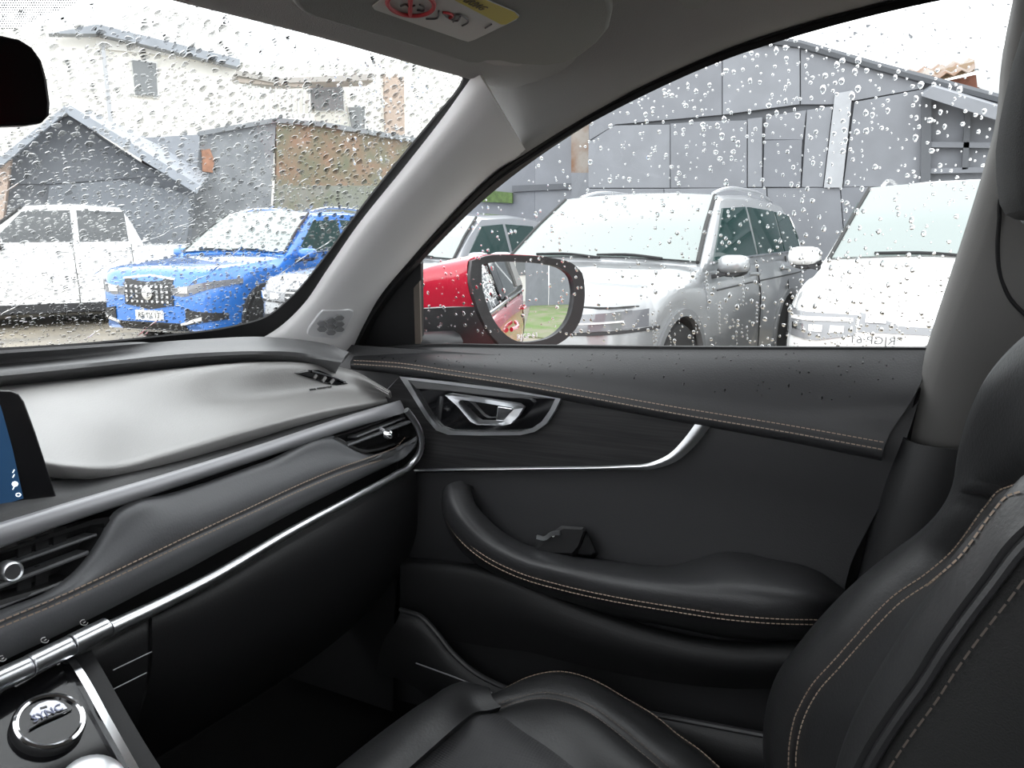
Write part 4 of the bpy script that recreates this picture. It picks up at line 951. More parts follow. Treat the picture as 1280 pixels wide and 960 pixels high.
# ================================================================ PARKED CARS
TYRE = mat('tyre_rubber', (.02, .02, .02), .85); RIM = mat('alloy_rim', (.45, .45, .46), .35, metal=.8)
LAMP = mat('headlamp_glass', (.17, .175, .19), .08, coat=1)
LAMP_D = mat('headlamp_dark', (.20, .205, .215), .1, coat=1)
CLAD = mat('black_cladding', (.03, .03, .032), .6)
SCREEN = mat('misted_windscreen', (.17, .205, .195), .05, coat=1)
SIDEG = mat('green_tinted_window', (.02, .045, .042), .03)
SEAM = mat('panel_gap', (.03, .03, .03), .7)
def interp(x, T):
    if x <= T[0][0]: return T[0][1]
    for (a, fa), (b, fb) in zip(T, T[1:]):
        if x <= b: return fa+(fb-fa)*(x-a)/(b-a)
    return T[-1][1]
def car(name, label, P, loc, heading):
    o = thing(name, label, P.get('cat', 'car'), 'cars parked in the yard')
    L, W2, H = P['L'], P['W']/2, P['H']; wb = P['wb']; xf = L/2; xw1 = xf-P.get('fo', .88); xw2 = xw1-wb
    rw = P.get('rw', .35); ra = rw+.07; paint = P['paint']
    cowl, head, rre, tail = P['cowl'], P['head'], P['rre'], P['tail']   # x stations
    hz, cz_, b0, b1 = P['hood'], P['cowlz'], P['cowlz']+.0, P['belt1']
    T_w = [(-xf, .80), (-xf+.05, .88), (-xf+.15, .94), (-xf+.4, .985), (-.8, 1), (xf-1.1, 1), (xf-.5, .985), (xf-.3, .955), (xf-.18, .915), (xf-.09, .86), (xf-.03, .79), (xf, .72)]
    T_t = [(-xf, b1-.10), (-xf+.06, b1-.02), (-xf+.3, b1), (tail, b1), (cowl-.2, cz_+.005), (cowl, cz_), (cowl+.45, lerp(cz_, hz, .45)), (xf-.32, hz), (xf-.16, hz-.025), (xf-.07, hz-.07), (xf-.02, hz-.15), (xf, hz-.22)]
    if P.get('bed'): T_t = [(-xf, P['bed']), (P['bedx'], P['bed']), (P['bedx']+.02, b1)] + [t for t in T_t if t[0] > P['bedx']+.05]
    T_b = [(-xf, .42), (-xf+.15, .28), (xf-.25, .22), (xf-.08, .25), (xf, .34)]
    def w(x): return W2*interp(x, T_w)
    def zb(x):
        z = interp(x, T_b)
        for xw in (xw1, xw2):
            if abs(x-xw) < ra: z = max(z, rw+math.sqrt(ra*ra-(x-xw)**2))
        return z
    xs = sorted(set([round(-xf+L*i/70, 3) for i in range(71)]+[round(xf-d, 3) for d in (0, .02, .05, .09, .13, .18, .25)]+[round(xw+ra*math.cos(a), 3) for xw in (xw1, xw2) for a in (0.05, .2, .4, .7, 1.0, 1.3, 1.57, 1.84, 2.14, 2.44, 2.74, 2.94, 3.09)]))
    loops = []
    for x in xs:
        ww, b, t = w(x), zb(x), interp(x, T_t)
        b = min(b, t-.1); cr = .03*ww/W2
        half = [(ww-.10, b), (ww-.015, b+.012), (ww-.008, lerp(b, t, .25)), (ww, lerp(b, t, .5)), (ww-.004, lerp(b, t, .68)), (ww-.03, lerp(b, t, .82)), (ww-.045, t-.05), (ww-.07, t-.012), (ww-.18, t+.006), (ww*.5, t+cr*.8)]
        loops.append([V((x, y, z)) for y, z in half]+[V((x, 0, t+cr))]+[V((x, -y, z)) for y, z in reversed(half)])
    rings('body_shell', loops, paint, o, smooth=32)
    # greenhouse
    tum = P.get('tum', .30); wbelt = W2-.055
    T_r = [(tail, b1), (lerp(tail, rre, .5), lerp(b1, H-.03, .58)), (rre, H-.04), (lerp(rre, head, .5), H), (head, H-.035), (lerp(head, cowl, .5), lerp(H-.035, cz_, .46)), (cowl, cz_)]
    def yb(x): return min(wbelt, w(x)-.05)
    def belt(x): return interp(x, [(tail, b1), (cowl, cz_)])
    def ys(x, z): return yb(x)-tum*max(0, z-belt(x))
    loops = []; gx = [lerp(tail, cowl, i/40) for i in range(41)]
    for x in gx:
        t = max(interp(x, T_r), belt(x)+.004); b = belt(x)-.03
        h = t-b
        half = [(yb(x)+.002, b), (ys(x, b+h*.35), b+h*.35), (ys(x, b+h*.7), b+h*.7), (ys(x, t-h*.08)-.01, t-h*.08), (ys(x, t)-.05*min(1, h/.3), t-.012*min(1, h/.3)), (ys(x, t)-.16, t), (ys(x, t)*.45, t+.022)]
        loops.append([V((x, y, z)) for y, z in half]+[V((x, 0, t+.028))]+[V((x, -y, z)) for y, z in reversed(half)])
    rings('roof_shell', loops, paint, o, smooth=32)
    # windscreen
    rows = []
    for t in (.05, .3, .5, .7, .95):
        x = lerp(cowl, head, t); z = interp(x, T_r); yy = (ys(x, z)-.045)
        rows.append([V((x+.012, yy*a, z+.026*(1-abs(a)**2.2)+.016)) for a in (-1, -.8, -.5, 0, .5, .8, 1)])
    scn_ = loft('windscreen', rows, P.get('screen', SCREEN), o, n=24, sub=2, thick=.006, eye=V((xf+2, 0, 3)))
    for s in (1, -1):
        tube('screen_seal', [V((lerp(cowl, head, t)+.014, s*(ys(lerp(cowl, head, t), interp(lerp(cowl, head, t), T_r))-.038), interp(lerp(cowl, head, t), T_r)+.012)) for t in (.04, .3, .5, .7, .95)], .016, SEAM, o, n=12, k=6)
    x = lerp(cowl, head, .05); z = interp(x, T_r)
    for a0, a1 in ((.75, .0), (.05, -.75)):
        tube('wiper', [V((x+.03, a0*W2*.8, z+.03)), V((x+.01, lerp(a0, a1, .5)*W2*.8, z+.055)), V((x+.0, a1*W2*.8, z+.05))], .010, RUBBER, o, n=8, k=6)
    # side windows
    def spts(L_, s): return [V((x, s*(ys(x, z)+.010), z)) for x, z in L_]
    for s in (1, -1):
        ey = V((0, s*9, 1.3))
        for Lw in P['win']:
            slab('side_window', spts(Lw, s), .012, P.get('sglass', SIDEG), o, eye=ey, inward=(0, -s*.03, 0))
        if P.get('chrome'):
            tube('window_chrome', spts(P['chrome'], s), .010, CHROME_B, o, n=24, k=6)
        # mirrors
        mx, mz = P['mir']
        my = s*(W2+.10)
        rings('door_mirror', [[V((mx+dx, my+s*.115*k*math.copysign(abs(math.cos(a))**.6, math.cos(a)), mz+.07*k*math.copysign(abs(math.sin(a))**.65, math.sin(a)))) for a in [2*math.pi*i/14 for i in range(14)]] for dx, k in ((-.06, .85), (-.05, 1), (.0, 1), (.05, .85), (.085, .5))], P.get('mirpaint', paint), o, smooth=60)
        rings('mirror_lower', [[V((mx+dx, my+s*.112*k*math.cos(a)-s*.01, mz-.045+.05*k*math.sin(a))) for a in [2*math.pi*i/14 for i in range(14)]] for dx, k in ((-.062, .8), (-.055, .98), (.0, .98), (.04, .8))], CLAD, o, smooth=60)
        slab('mirror_arm', [V((mx, s*(W2-.06), mz-.08)), V((mx+.05, s*(W2-.06), mz-.08)), V((mx+.05, s*(W2+.06), mz-.05)), V((mx-.03, s*(W2+.06), mz-.05))], .03, CLAD, o, eye=V((0, 0, 5)), bevel=.005)
        if P.get('rails'):
            r0, r1 = P['rails']
            pts = [V((x, s*(ys(x, interp(x, T_r))-.10), interp(x, T_r)+dz)) for x, dz in ((r0, .005), (r0-.18, .035), (lerp(r0, r1, .5), .045), (r1+.18, .035), (r1, .005))]
            tube('roof_rail', pts, .016, P.get('railm', CHROME), o, n=24, k=8)
        for xd in P.get('doors', ()):
            tube('door_gap', [V((x, s*(w(x)+.001), z)) for x, z in ((xd, .32), (xd, .6), (xd+.01, .8))]+[V((xd+.02, s*(yb(xd)+.004), belt(xd)))], .006, SEAM, o, n=12, k=6)
            tube('door_handle', [V((xd+.08, s*(W2-.02), belt(xd)-.11)), V((xd+.12, s*(W2+.012), belt(xd)-.11)), V((xd+.24, s*(W2+.012), belt(xd)-.108)), V((xd+.28, s*(W2-.02), belt(xd)-.106))], .014, P.get('handle', paint), o, n=12, k=6)
        if P.get('crease'):
            tube('body_crease', [V((x, s*(w(x)+.002), z)) for x, z in P['crease']], .006, CHROME if P.get('creasechrome') else SEAM, o, n=24, k=6)
        # arches, sills and wheels
        for xw in (xw1, xw2):
            arc = [V((xw+(ra-.005)*math.cos(a), s*(w(xw+(ra-.005)*math.cos(a))-.012), rw+(ra-.005)*math.sin(a))) for a in [math.pi*(-.06+1.12*i/18) for i in range(19)]]
            sweep('wheel_arch', arc, [(-.03, -.02), (.03, -.02), (.025, .02), (-.025, .02)], P.get('clad', CLAD), o, up=(0, 1, 0), n=30)
            cxw = V((xw, s*(W2-.13), rw))
            wh = lathe('tyre', [(rw*.68, .115), (rw*.93, .11), (rw, .07), (rw, -.07), (rw*.93, -.11), (rw*.68, -.115)], cxw, (0, s, 0), TYRE, o, n=36)
            lathe('rim', [(rw*.70, .0), (rw*.70, .112), (rw*.63, .108), (rw*.60, .03), (.02, .03)], cxw, (0, s, 0), GREYTRIM, wh, n=30)
            for k in range(5):
                a = k*2*math.pi/5+.3
                e = V((math.cos(a), 0, math.sin(a))); f = V((-math.sin(a), 0, math.cos(a)))
                slab('spoke', [cxw+V((0, s*.10, 0))+e*r*rw+f*g for r, g in ((.10, -.035), (.66, -.05), (.66, .05), (.10, .035))], .03, RIM, wh, eye=cxw+V((0, s*5, 0)), bevel=.006)
            lathe('hub_cap', [(.05, .05), (.05, .108), (.03, .115)], cxw, (0, s, 0), RIM, wh, n=16)
        slab('sill', [V((x, s*(W2-.004), z)) for x, z in ((xw2+ra, .20), (xw1-ra, .20), (xw1-ra, .34), (xw2+ra, .34))], .05, P.get('clad', CLAD), o, eye=ey, bevel=.01)
    # front end pieces laid on the curved nose
    inv = sorted([(interp(xf-d, T_w)*W2, xf-d) for d in (0, .015, .03, .06, .09, .13, .18, .24, .3, .4, .5)])
    def nose(y, z):
        yy = abs(y); x = interp(yy, inv) if yy > .72*W2 else xf - .03*(yy/(.72*W2))**2*0
        lean = interp(z, [(hz-.22, 0), (hz-.15, -.02), (hz-.07, -.07), (hz-.025, -.16), (hz, -.3)]) if z > hz-.22 else 0
        lean2 = -.08*max(0, (.34-z)/.1) if z < .34 else 0
        return min(x, xf+lean+lean2 - (0 if yy < .5*W2 else .0))
    def patch(nm, Y0, Y1, zl, zh, m, proud=.012, n=10, par=None, thick=.02):
        rr = []
        for k in range(5):
            t = k/4; row = []
            for i in range(n+1):
                y = lerp(Y0, Y1, i/n); z = lerp(interp(i/n, zl), interp(i/n, zh), t)
                row.append(V((nose(y, z)+proud, y, z)))
            rr.append(row)
        return loft(nm, rr, m, par or o, n=n+1, lin=True, straight=True, thick=thick, eye=V((xf+5, 0, .8)))
    P['front'](o, patch, W2, hz, xf, nose)
    o.location = loc; o.rotation_euler = (0, 0, heading)
    return o
def ang(rx, ry): return math.atan2(-ry, -rx)
SILVER = mat('silver_car_paint', (.34, .35, .36), .32, metal=.45, coat=1)
WHITE = mat('white_car_paint', (.82, .82, .81), .25, coat=1)
BLUE = mat('blue_car_paint', (.035, .17, .55), .25, metal=.2, coat=1)
GREYC = mat('pale_silver_paint', (.33, .34, .36), .32, metal=.45, coat=1)
PLATE = mat('number_plate_white', (.8, .8, .78), .5); GRILL = mat('grille_black', (.015, .015, .016), .4)
def wins(cowl, head, rre, tail, belt0, belt1, H, bp, cp, dp=None):
    """front, rear and quarter panes between pillar stations"""
    zt = H-.13
    def bz(x): return lerp(belt0, belt1, (cowl-x)/(cowl-tail))+.035
    fa = lerp(cowl, head, .30); fa2 = lerp(cowl, head, .93)
    out = [[(fa, bz(fa)), (bp+.04, bz(bp)), (bp+.04, zt+.01), (fa2, zt-.02)], [(bp-.04, bz(bp)), (cp+.03, bz(cp)), (cp+.05, zt-.005), (bp-.04, zt+.01)]]
    if dp: out.append([(cp-.03, bz(cp)), (dp, bz(dp)+.03), (dp+.10, zt-.10), (dp+.2, zt-.03), (cp-.01, zt-.01)])
    return out
def front_tig(o, patch, W2, hz, xf, nose):
    for s in (1, -1):
        h = patch('headlamp', s*.45, s*.90, [(0, hz-.27), (1, hz-.24)], [(0, hz-.17), (1, hz-.13)], LAMP)
        patch('lamp_strip', s*.47, s*.84, [(0, hz-.225), (1, hz-.20)], [(0, hz-.215), (1, hz-.19)], WHITE_P, proud=.018, par=h)
        patch('bonnet_gap', s*.05, s*.88, [(0, hz-.115), (1, hz-.115)], [(0, hz-.107), (1, hz-.107)], SEAM, proud=.004)
        patch('lamp_trim', s*.42, s*.93, [(0, hz-.295), (1, hz-.265)], [(0, hz-.275), (1, hz-.245)], CLAD, proud=.018)
        patch('fog_intake', s*.5, s*.82, [(0, .38), (1, .40)], [(0, .50), (1, .50)], GRILL)
    g = patch('grille', -.43, .43, [(0, hz-.24), (1, hz-.24)], [(0, hz-.11), (1, hz-.11)], GRILL)
    for k in range(3): patch('grille_bar', -.42, .42, [(0, hz-.225+k*.04), (1, hz-.225+k*.04)], [(0, hz-.21+k*.04), (1, hz-.21+k*.04)], CHROME, proud=.02, par=g)
    patch('lower_grille', -.55, .55, [(0, .30), (1, .30)], [(0, .46), (1, .46)], GRILL)
    patch('number_plate', -.2, .2, [(0, .5), (1, .5)], [(0, .62), (1, .62)], PLATE, proud=.02)
tig = dict(L=4.5, W=1.86, H=1.66, wb=2.68, paint=SILVER, cowl=.92, head=.15, rre=-1.55, tail=-2.08, hood=.98, cowlz=1.07, belt1=1.13, mir=(.72, 1.09), rails=(.05, -1.55),
    doors=(-.35, -1.25), rw=.36, front=front_tig, crease=[(.75, .90), (.2, .915), (-.6, .93), (-1.6, .95), (-2.0, .96)],
    clad=mat('grey_arch', (.16, .165, .17), .5))
tig['win'] = wins(.92, .15, -1.55, -2.08, 1.07, 1.13, 1.66, -.40, -1.22, -1.85)
tig['chrome'] = [(.70, 1.10), (-.4, 1.135), (-1.3, 1.15), (-1.85, 1.175), (-1.80, 1.33), (-1.66, 1.50)]
car('silver_suv', 'silver SUV with roof rails parked nose-on behind the wing mirror', tig, (6.71, 1.85, 0), ang(.987, -.158))
def front_white(o, patch, W2, hz, xf, nose):
    for s in (1, -1):
        h = patch('headlamp', s*.50, s*.92, [(0, hz-.19), (.5, hz-.23), (1, hz-.22)], [(0, hz-.085), (.6, hz-.08), (1, hz-.07)], LAMP_D)
        for q in range(3): patch('lamp_eye', s*(.56+q*.11), s*(.63+q*.11), [(0, hz-.18), (1, hz-.18)], [(0, hz-.145), (1, hz-.145)], CHROME_B, proud=.016, par=h, n=3)
        patch('lamp_strip', s*.52, s*.86, [(0, hz-.12), (1, hz-.125)], [(0, hz-.10), (1, hz-.105)], WHITE_P, proud=.017, par=h)
    g = patch('grille', -.49, .49, [(0, hz-.17), (1, hz-.17)], [(0, hz-.045), (1, hz-.045)], LAMP_D)
    for k in range(7): patch('grille_tooth', -.46+k*.13, -.36+k*.13, [(0, hz-.12), (1, hz-.12)], [(0, hz-.075), (1, hz-.075)], CHROME, proud=.02, par=g, n=2)
    patch('bonnet_gap', -.50, .50, [(0, hz-.042), (1, hz-.042)], [(0, hz-.034), (1, hz-.034)], SEAM, proud=.006)
    patch('lower_grille', -.6, .6, [(0, .28), (1, .28)], [(0, .55), (1, .55)], GRILL)
    patch('number_plate', -.2, .2, [(0, .56), (1, .56)], [(0, .67), (1, .67)], PLATE, proud=.02)
    for ch, y in (('A', -.235), ('I', -.135)):
        text('bonnet_letter', ch, .075, CHROME, o, V((xf-.22, y, hz+.016)), V((0, 1, 0)), V((-1, 0, .25)), depth=.004)
wht = dict(L=4.6, W=1.90, H=1.69, wb=2.72, paint=WHITE, cowl=1.02, head=.28, rre=-1.6, tail=-2.1, hood=.96, cowlz=1.10, belt1=1.16, mir=(.80, 1.15), rails=(.15, -1.6), railm=WHITE,
    doors=(-.35, -1.25), rw=.37, front=front_white)
wht['win'] = wins(1.02, .28, -1.6, -2.1, 1.10, 1.16, 1.69, -.40, -1.22, -1.85)
car('white_suv', 'white SUV facing the side window beside the warm grey pillar', wht, (6.72, -.64, 0), ang(.9956, -.094))
def front_grey(o, patch, W2, hz, xf, nose):
    for s in (1, -1):
        h = patch('headlamp', s*.36, s*.90, [(0, hz-.25), (1, hz-.22)], [(0, hz-.17), (1, hz-.12)], LAMP)
        patch('lamp_eye', s*.45, s*.56, [(0, hz-.235), (1, hz-.23)], [(0, hz-.18), (1, hz-.17)], CHROME_B, proud=.018, par=h, n=4)
        patch('lamp_eye', s*.62, s*.72, [(0, hz-.23), (1, hz-.225)], [(0, hz-.17), (1, hz-.155)], CHROME_B, proud=.018, par=h, n=4)
        patch('lamp_trim', s*.36, s*.90, [(0, hz-.275), (1, hz-.245)], [(0, hz-.258), (1, hz-.228)], CLAD, proud=.018)
        patch('fog_intake', s*.5, s*.8, [(0, .36), (1, .38)], [(0, .52), (1, .50)], GRILL)
    g = patch('grille', -.36, .36, [(0, hz-.25), (1, hz-.25)], [(0, hz-.13), (1, hz-.13)], GRILL)
    for k in range(2): patch('grille_bar', -.35, .35, [(0, hz-.22+k*.05), (1, hz-.22+k*.05)], [(0, hz-.205+k*.05), (1, hz-.205+k*.05)], CHROME, proud=.02, par=g)
    patch('lower_grille', -.5, .5, [(0, .28), (1, .28)], [(0, .44), (1, .44)], GRILL)
    patch('number_plate', -.2, .2, [(0, .48), (1, .48)], [(0, .60), (1, .60)], PLATE, proud=.02)
gry = dict(L=4.2, W=1.80, H=1.56, wb=2.6, paint=GREYC, cowl=.80, head=.05, rre=-1.5, tail=-1.95, hood=.90, cowlz=1.02, belt1=1.08, mir=(.62, 1.06), doors=(-.4, -1.2), rw=.33, front=front_grey)
gry['win'] = wins(.80, .05, -1.5, -1.95, 1.02, 1.08, 1.56, -.42, -1.18, -1.72)
gry['clad'] = GREYC
car('silver_hatchback', 'pale silver hatchback between the blue car and the silver SUV', gry, (8.2, 4.86, 0), ang(.996, -.08))
def front_blue(o, patch, W2, hz, xf, nose):
    for s in (1, -1):
        h = patch('headlamp', s*.34, s*.90, [(0, hz-.31), (.4, hz-.32), (1, hz-.19)], [(0, hz-.23), (.5, hz-.19), (1, hz-.13)], LAMP)
        patch('lamp_eye', s*.45, s*.58, [(0, hz-.28), (1, hz-.28)], [(0, hz-.22), (1, hz-.21)], CHROME_B, proud=.02, par=h, n=5)
        patch('fog_intake', s*.52, s*.86, [(0, .34), (1, .40)], [(0, .52), (1, .47)], GRILL)
        patch('fog_trim', s*.45, s*.72, [(0, .33), (1, .40)], [(0, .36), (1, .44)], CHROME_B, proud=.022)
    g = patch('grille', -.36, .36, [(0, .55), (.5, .50), (1, .55)], [(0, hz-.14), (.5, hz-.10), (1, hz-.14)], GRILL)
    patch('grille_frame', -.38, .38, [(0, hz-.14), (.5, hz-.105), (1, hz-.14)], [(0, hz-.12), (.5, hz-.085), (1, hz-.12)], CHROME, proud=.02)
    for r in range(4):
        for c in range(9):
            if abs(c-4) <= 1 and r in (1, 2): continue
            patch('grille_stud', -.33+c*.075, -.30+c*.075, [(0, .575+r*.055), (1, .575+r*.055)], [(0, .60+r*.055), (1, .60+r*.055)], CHROME, proud=.02, par=g, n=1)
    lathe('badge', [(.075, 0), (.075, .02), (.05, .028), (.01, .028)], V((xf+.01, 0, .68)), (1, 0, 0), CHROME_B, o, n=24)
    patch('lower_grille', -.5, .5, [(0, .28), (1, .28)], [(0, .36), (1, .36)], GRILL)
    patch('bumper_lip', -.7, .7, [(0, .24), (1, .24)], [(0, .27), (1, .27)], CHROME, proud=.02)
    p = patch('number_plate', -.2, .2, [(0, .38), (1, .38)], [(0, .49), (1, .49)], PLATE, proud=.025)
    text('plate_number', 'RF·TV·13', .085, mat('plate_ink', (.03, .03, .03), .5), p, V((xf+.028, 0, .435)), V((0, 1, 0)), V((0, 0, 1)), depth=.001)
blu = dict(L=4.32, W=1.81, H=1.64, wb=2.59, paint=BLUE, cowl=.86, head=.08, rre=-1.45, tail=-1.98, hood=.97, cowlz=1.06, belt1=1.12, mir=(.66, 1.09), rails=(.0, -1.45), doors=(-.4, -1.2), rw=.34, front=front_blue)
blu['win'] = wins(.86, .08, -1.45, -1.98, 1.06, 1.12, 1.64, -.42, -1.2, -1.75)
blu['chrome'] = [(.62, 1.09), (-.42, 1.13), (-1.2, 1.15), (-1.75, 1.18)]
car('blue_suv', 'bright blue compact SUV with round badge on black grille', blu, (8.25, 7.36, 0), ang(.997, .04))
def front_pick(o, patch, W2, hz, xf, nose):
    for s in (1, -1): patch('headlamp', s*.5, s*.9, [(0, hz-.22), (1, hz-.20)], [(0, hz-.10), (1, hz-.06)], LAMP)
    patch('grille', -.48, .48, [(0, hz-.3), (1, hz-.3)], [(0, hz-.1), (1, hz-.1)], GRILL)
    patch('lower_grille', -.6, .6, [(0, .38), (1, .38)], [(0, .55), (1, .55)], GRILL)
    patch('number_plate', -.2, .2, [(0, .58), (1, .58)], [(0, .68), (1, .68)], PLATE, proud=.02)
pck = dict(cat='pickup', L=5.3, W=1.88, H=1.77, wb=3.1, paint=WHITE, cowl=1.25, head=.62, rre=-.62, tail=-.86, hood=1.08, cowlz=1.18, belt1=1.20, mir=(.98, 1.20), doors=(.05, -.72), rw=.38, front=front_pick, bed=1.16, bedx=-.86, handle=CHROME, sglass=mat('grey_tinted_window', (.07, .075, .078), .05))
pck['win'] = wins(1.25, .62, -.62, -.86, 1.18, 1.20, 1.80, .02, -.70)
car('white_pickup', 'white double cab pickup standing side-on behind the blue car', pck, (8.25, 11.35, 0), math.atan2(.62, -.90))

# ================================================================ BUILDINGS
GREYW = [mat('grey_sheet_%s' % n, c, .55, bump=.15, bscale=6, var=.12, vscale=3) for n, c in (('plain', (.185, .193, .212)), ('pale', (.205, .214, .234)), ('dark', (.165, .173, .192)))]
LIGHTSTRIP = mat('pale_strip', (.36, .37, .39), .5, var=.1); RUST = mat('rusty_sheet', (.20, .11, .065), .8, col2=(.30, .27, .24), vscale=4, bump=.3, bscale=30)
DARKGAP = mat('wall_gap_dark', (.10, .105, .115), .8); BRICK = mat('brick_red', (.30, .13, .09), .85, bump=.5, bscale=40, var=.3, vscale=10)  # dark grey for the sheet joints, verge board and beams; red brick
XW = 10.5
gs = thing('grey_shed', 'grey sheet metal shed behind the silver SUV and white SUV', 'shed', loc=(XW, 0, 0))
def px2w(px, py, X=XW): return at(px, py, X=X)
# wall core behind the sheets
core = [(735, 600), (735, 66), (800, 58), (900, 54), (985, 52), (1262, 128), (1340, 150), (1340, 600)]
cv = [px2w(x, y, XW+.02) for x, y in core]
cv = [V((p.x, p.y, max(p.z, 0))) for p in cv]
slab('wall_core', cv, .15, DARKGAP, gs)
def sheet(L, m, proud, nm='wall_sheet', X=XW):
    P = [px2w(x, y, X) for x, y in L]; P = [V((p.x-proud, p.y, max(.02, p.z))) for p in P]
    return slab(nm, P, .02, m, gs, bevel=.004)
sheets = [
 ([(736, 600), (736, 236), (830, 236), (830, 600)], 0, .02), ([(831, 600), (831, 236), (958, 235), (958, 600)], 1, .035), ([(959, 600), (959, 235), (1050, 234.5), (1050, 600)], 0, .02), ([(1051, 600), (1051, 234.5), (1154, 233), (1154, 600)], 2, .03),
 ([(736, 235), (736, 178), (768, 157), (838, 156), (838, 235)], 1, .02), ([(839, 235), (839, 155), (880, 152), (934, 151), (934, 235)], 0, .035), ([(935, 234), (935, 149), (953, 147), (953, 234)], 1, .03),
 ([(954, 234), (956, 176), (1003, 175), (1001, 234)], 2, .04), ([(956, 175), (958, 146), (1008, 138), (1004, 175)], 0, .03), ([(1002, 234), (1009, 138), (1041, 133), (1029, 234)], 1, .025), ([(1054, 234), (1068, 128), (1154, 112), (1154, 233)], 0, .03),
 ([(737, 176), (737, 68), (903, 56), (903, 144), (770, 156)], 0, .025), ([(904, 144), (904, 56), (985, 54), (1000, 58), (1000, 131)], 1, .04), ([(1001, 131), (1001, 58.5), (1080, 80), (1153, 100), (1153, 111), (1040, 131)], 0, .025)]
for L, k, pr in sheets: sheet(L, GREYW[k], pr)
sheet([(1030, 235), (1044, 118), (1066, 114), (1053, 235)], LIGHTSTRIP, .06, 'light_strip')
# verge board on the gable
tube('verge_board', [px2w(*p, XW-.06) for p in [(735, 64), (800, 57), (985, 51), (1100, 84), (1262, 127), (1340, 148)]], .05, DARKGAP, gs, n=20, k=6, straight=True)
# darker lean-to at the right
sheet([(1155, 600), (1155, 118), (1260, 140), (1330, 156), (1330, 600)], GREYW[2], .01)
def beam(a, b, r, m=GREYW[2], nm='timber_beam', X=XW-.1): sweep(nm, [px2w(*a, X), px2w(*b, X)], [(-r, -r), (r, -r), (r, r), (-r, r)], m, gs, n=3, straight=True)
beam((1158, 118), (1156, 300), .05, DARKGAP); beam((1160, 181), (1250, 182), .03); beam((1156, 214), (1260, 212), .03); beam((1210, 130), (1206, 212), .03, DARKGAP)
rings('lean_to_roof', [[px2w(1152, 120, XW-.45), px2w(1166, 108, XW-.45), px2w(1270, 140, XW-.45), px2w(1270, 158, XW-.45)], [px2w(1152, 114, XW), px2w(1166, 104, XW), px2w(1270, 136, XW), px2w(1270, 150, XW)]], GREYW[1], gs, smooth=0)
# broken roof further back at the right
rb = thing('broken_roof', 'rusty broken corrugated roof above the grey shed', 'roof', loc=(13.5, -1.5, 2.8))
def wav(a, b, n, amp, X): 
    A, B = px2w(*a, X), px2w(*b, X); return [lerp(A, B, i/n)+V((0, 0, amp*math.sin(i*math.pi/2))) for i in range(n+1)]
loft('corrugated_sheet', [wav((1115, 92), (1225, 72), 24, .03, 13.5), wav((1125, 104), (1235, 84), 24, .03, 12.6)], RUST, rb, n=49, lin=True, straight=True, thick=.01)
sweep('roof_beam', [px2w(1140, 103, 13), px2w(1230, 80, 13)], [(-.06, -.06), (.06, -.06), (.06, .06), (-.06, .06)], mat('old_timber', (.30, .22, .15), .8), rb, n=3, straight=True)
slab('brick_patch', [px2w(*p, 13.4) for p in [(1150, 108), (1225, 92), (1225, 135), (1150, 120)]], .2, BRICK, rb)
slab('white_sheet', [px2w(*p, 12.4) for p in [(1218, 74), (1255, 60), (1275, 55), (1275, 135), (1255, 128), (1222, 108)]], .03, mat('white_sheet', (.6, .61, .62), .5, var=.15), rb)
# low wall left of the shed
lw = thing('low_grey_wall', 'low grey sheet wall with rusty post left of the shed', 'wall', loc=(11.2, 6, 0))
for a, b, t1, t2, m in ((560, 668, 150, 148, GREYW[2]), (668, 718, 147, 146, GREYW[0])):
    P = [px2w(a, 600, 11.2), px2w(a, t1, 11.2), px2w(b, t2, 11.2), px2w(b, 600, 11.2)]
    slab('wall_sheet', [V((p.x, p.y, max(0.02, p.z))) for p in P], .05, m, lw, bevel=.005)
slab('upper_board', [px2w(*p, 11.15) for p in [(640, 232), (715, 229), (715, 236), (640, 240)]], .06, DARKGAP, lw)
slab('rusty_panel', [px2w(*p, 11.1) for p in [(714, 130), (738, 128), (738, 216), (714, 216)]], .06, RUST, lw)
P = [px2w(x, y, 11.1) for x, y in [(714, 600), (714, 214), (740, 214), (740, 600)]]
slab('wall_sheet', [V((p.x, p.y, max(.02, p.z))) for p in P], .05, GREYW[1], lw)
slab('moss_patch', [px2w(*p, 11.12) for p in [(596, 252), (612, 238), (640, 241), (640, 254)]], .04, mat('hedge_green', (.10, .16, .05), .9, bump=1, bscale=40, var=.5, vscale=12), lw)

# ---- buildings seen through the windscreen
BN = V((-.62, -.785, 0)).normalized()
def bp(px, py, d): return onplane(px, py, BN*-d+V((0, 0, 1.28)), BN)
def poly(nm, L, d, m, par, depth=.2, ground=False, bevel=0):
    P = [bp(x, y, d) for x, y in L]
    if ground: P = [V((p.x, p.y, max(p.z, .01))) for p in P]
    return slab(nm, P, depth, m, par, bevel=bevel)
CREAM = mat('cream_render', (.78, .765, .72), .8, var=.06, vscale=2); CREAM2 = mat('white_render', (.8, .79, .76), .8)
DARKWIN = mat('dim_window', (.15, .16, .165), .15); FRAMEW = mat('white_frame', (.7, .7, .68), .6)
ROOFG = mat('grey_roof_tin', (.27, .29, .32), .5, var=.15, vscale=3)
wbd = thing('white_house', 'white two storey house with balcony seen high through the windscreen', 'house', loc=bp(300, 330, 24)*1)
wbd.location.z = 0
poly('wall', [(-120, 600), (-120, 40), (120, 30), (300, 78), (330, 84), (470, 84), (640, 60), (640, 600)], 24, CREAM, wbd, .5, True)
poly('upper_gable', [(120, 34), (200, 6), (300, 40), (305, 80), (120, 60)], 23.9, CREAM2, wbd, .4)
rfh = poly('eaves', [(60, 42), (122, 30), (300, 74), (300, 84), (122, 42)], 23.5, ROOFG, wbd, .4)
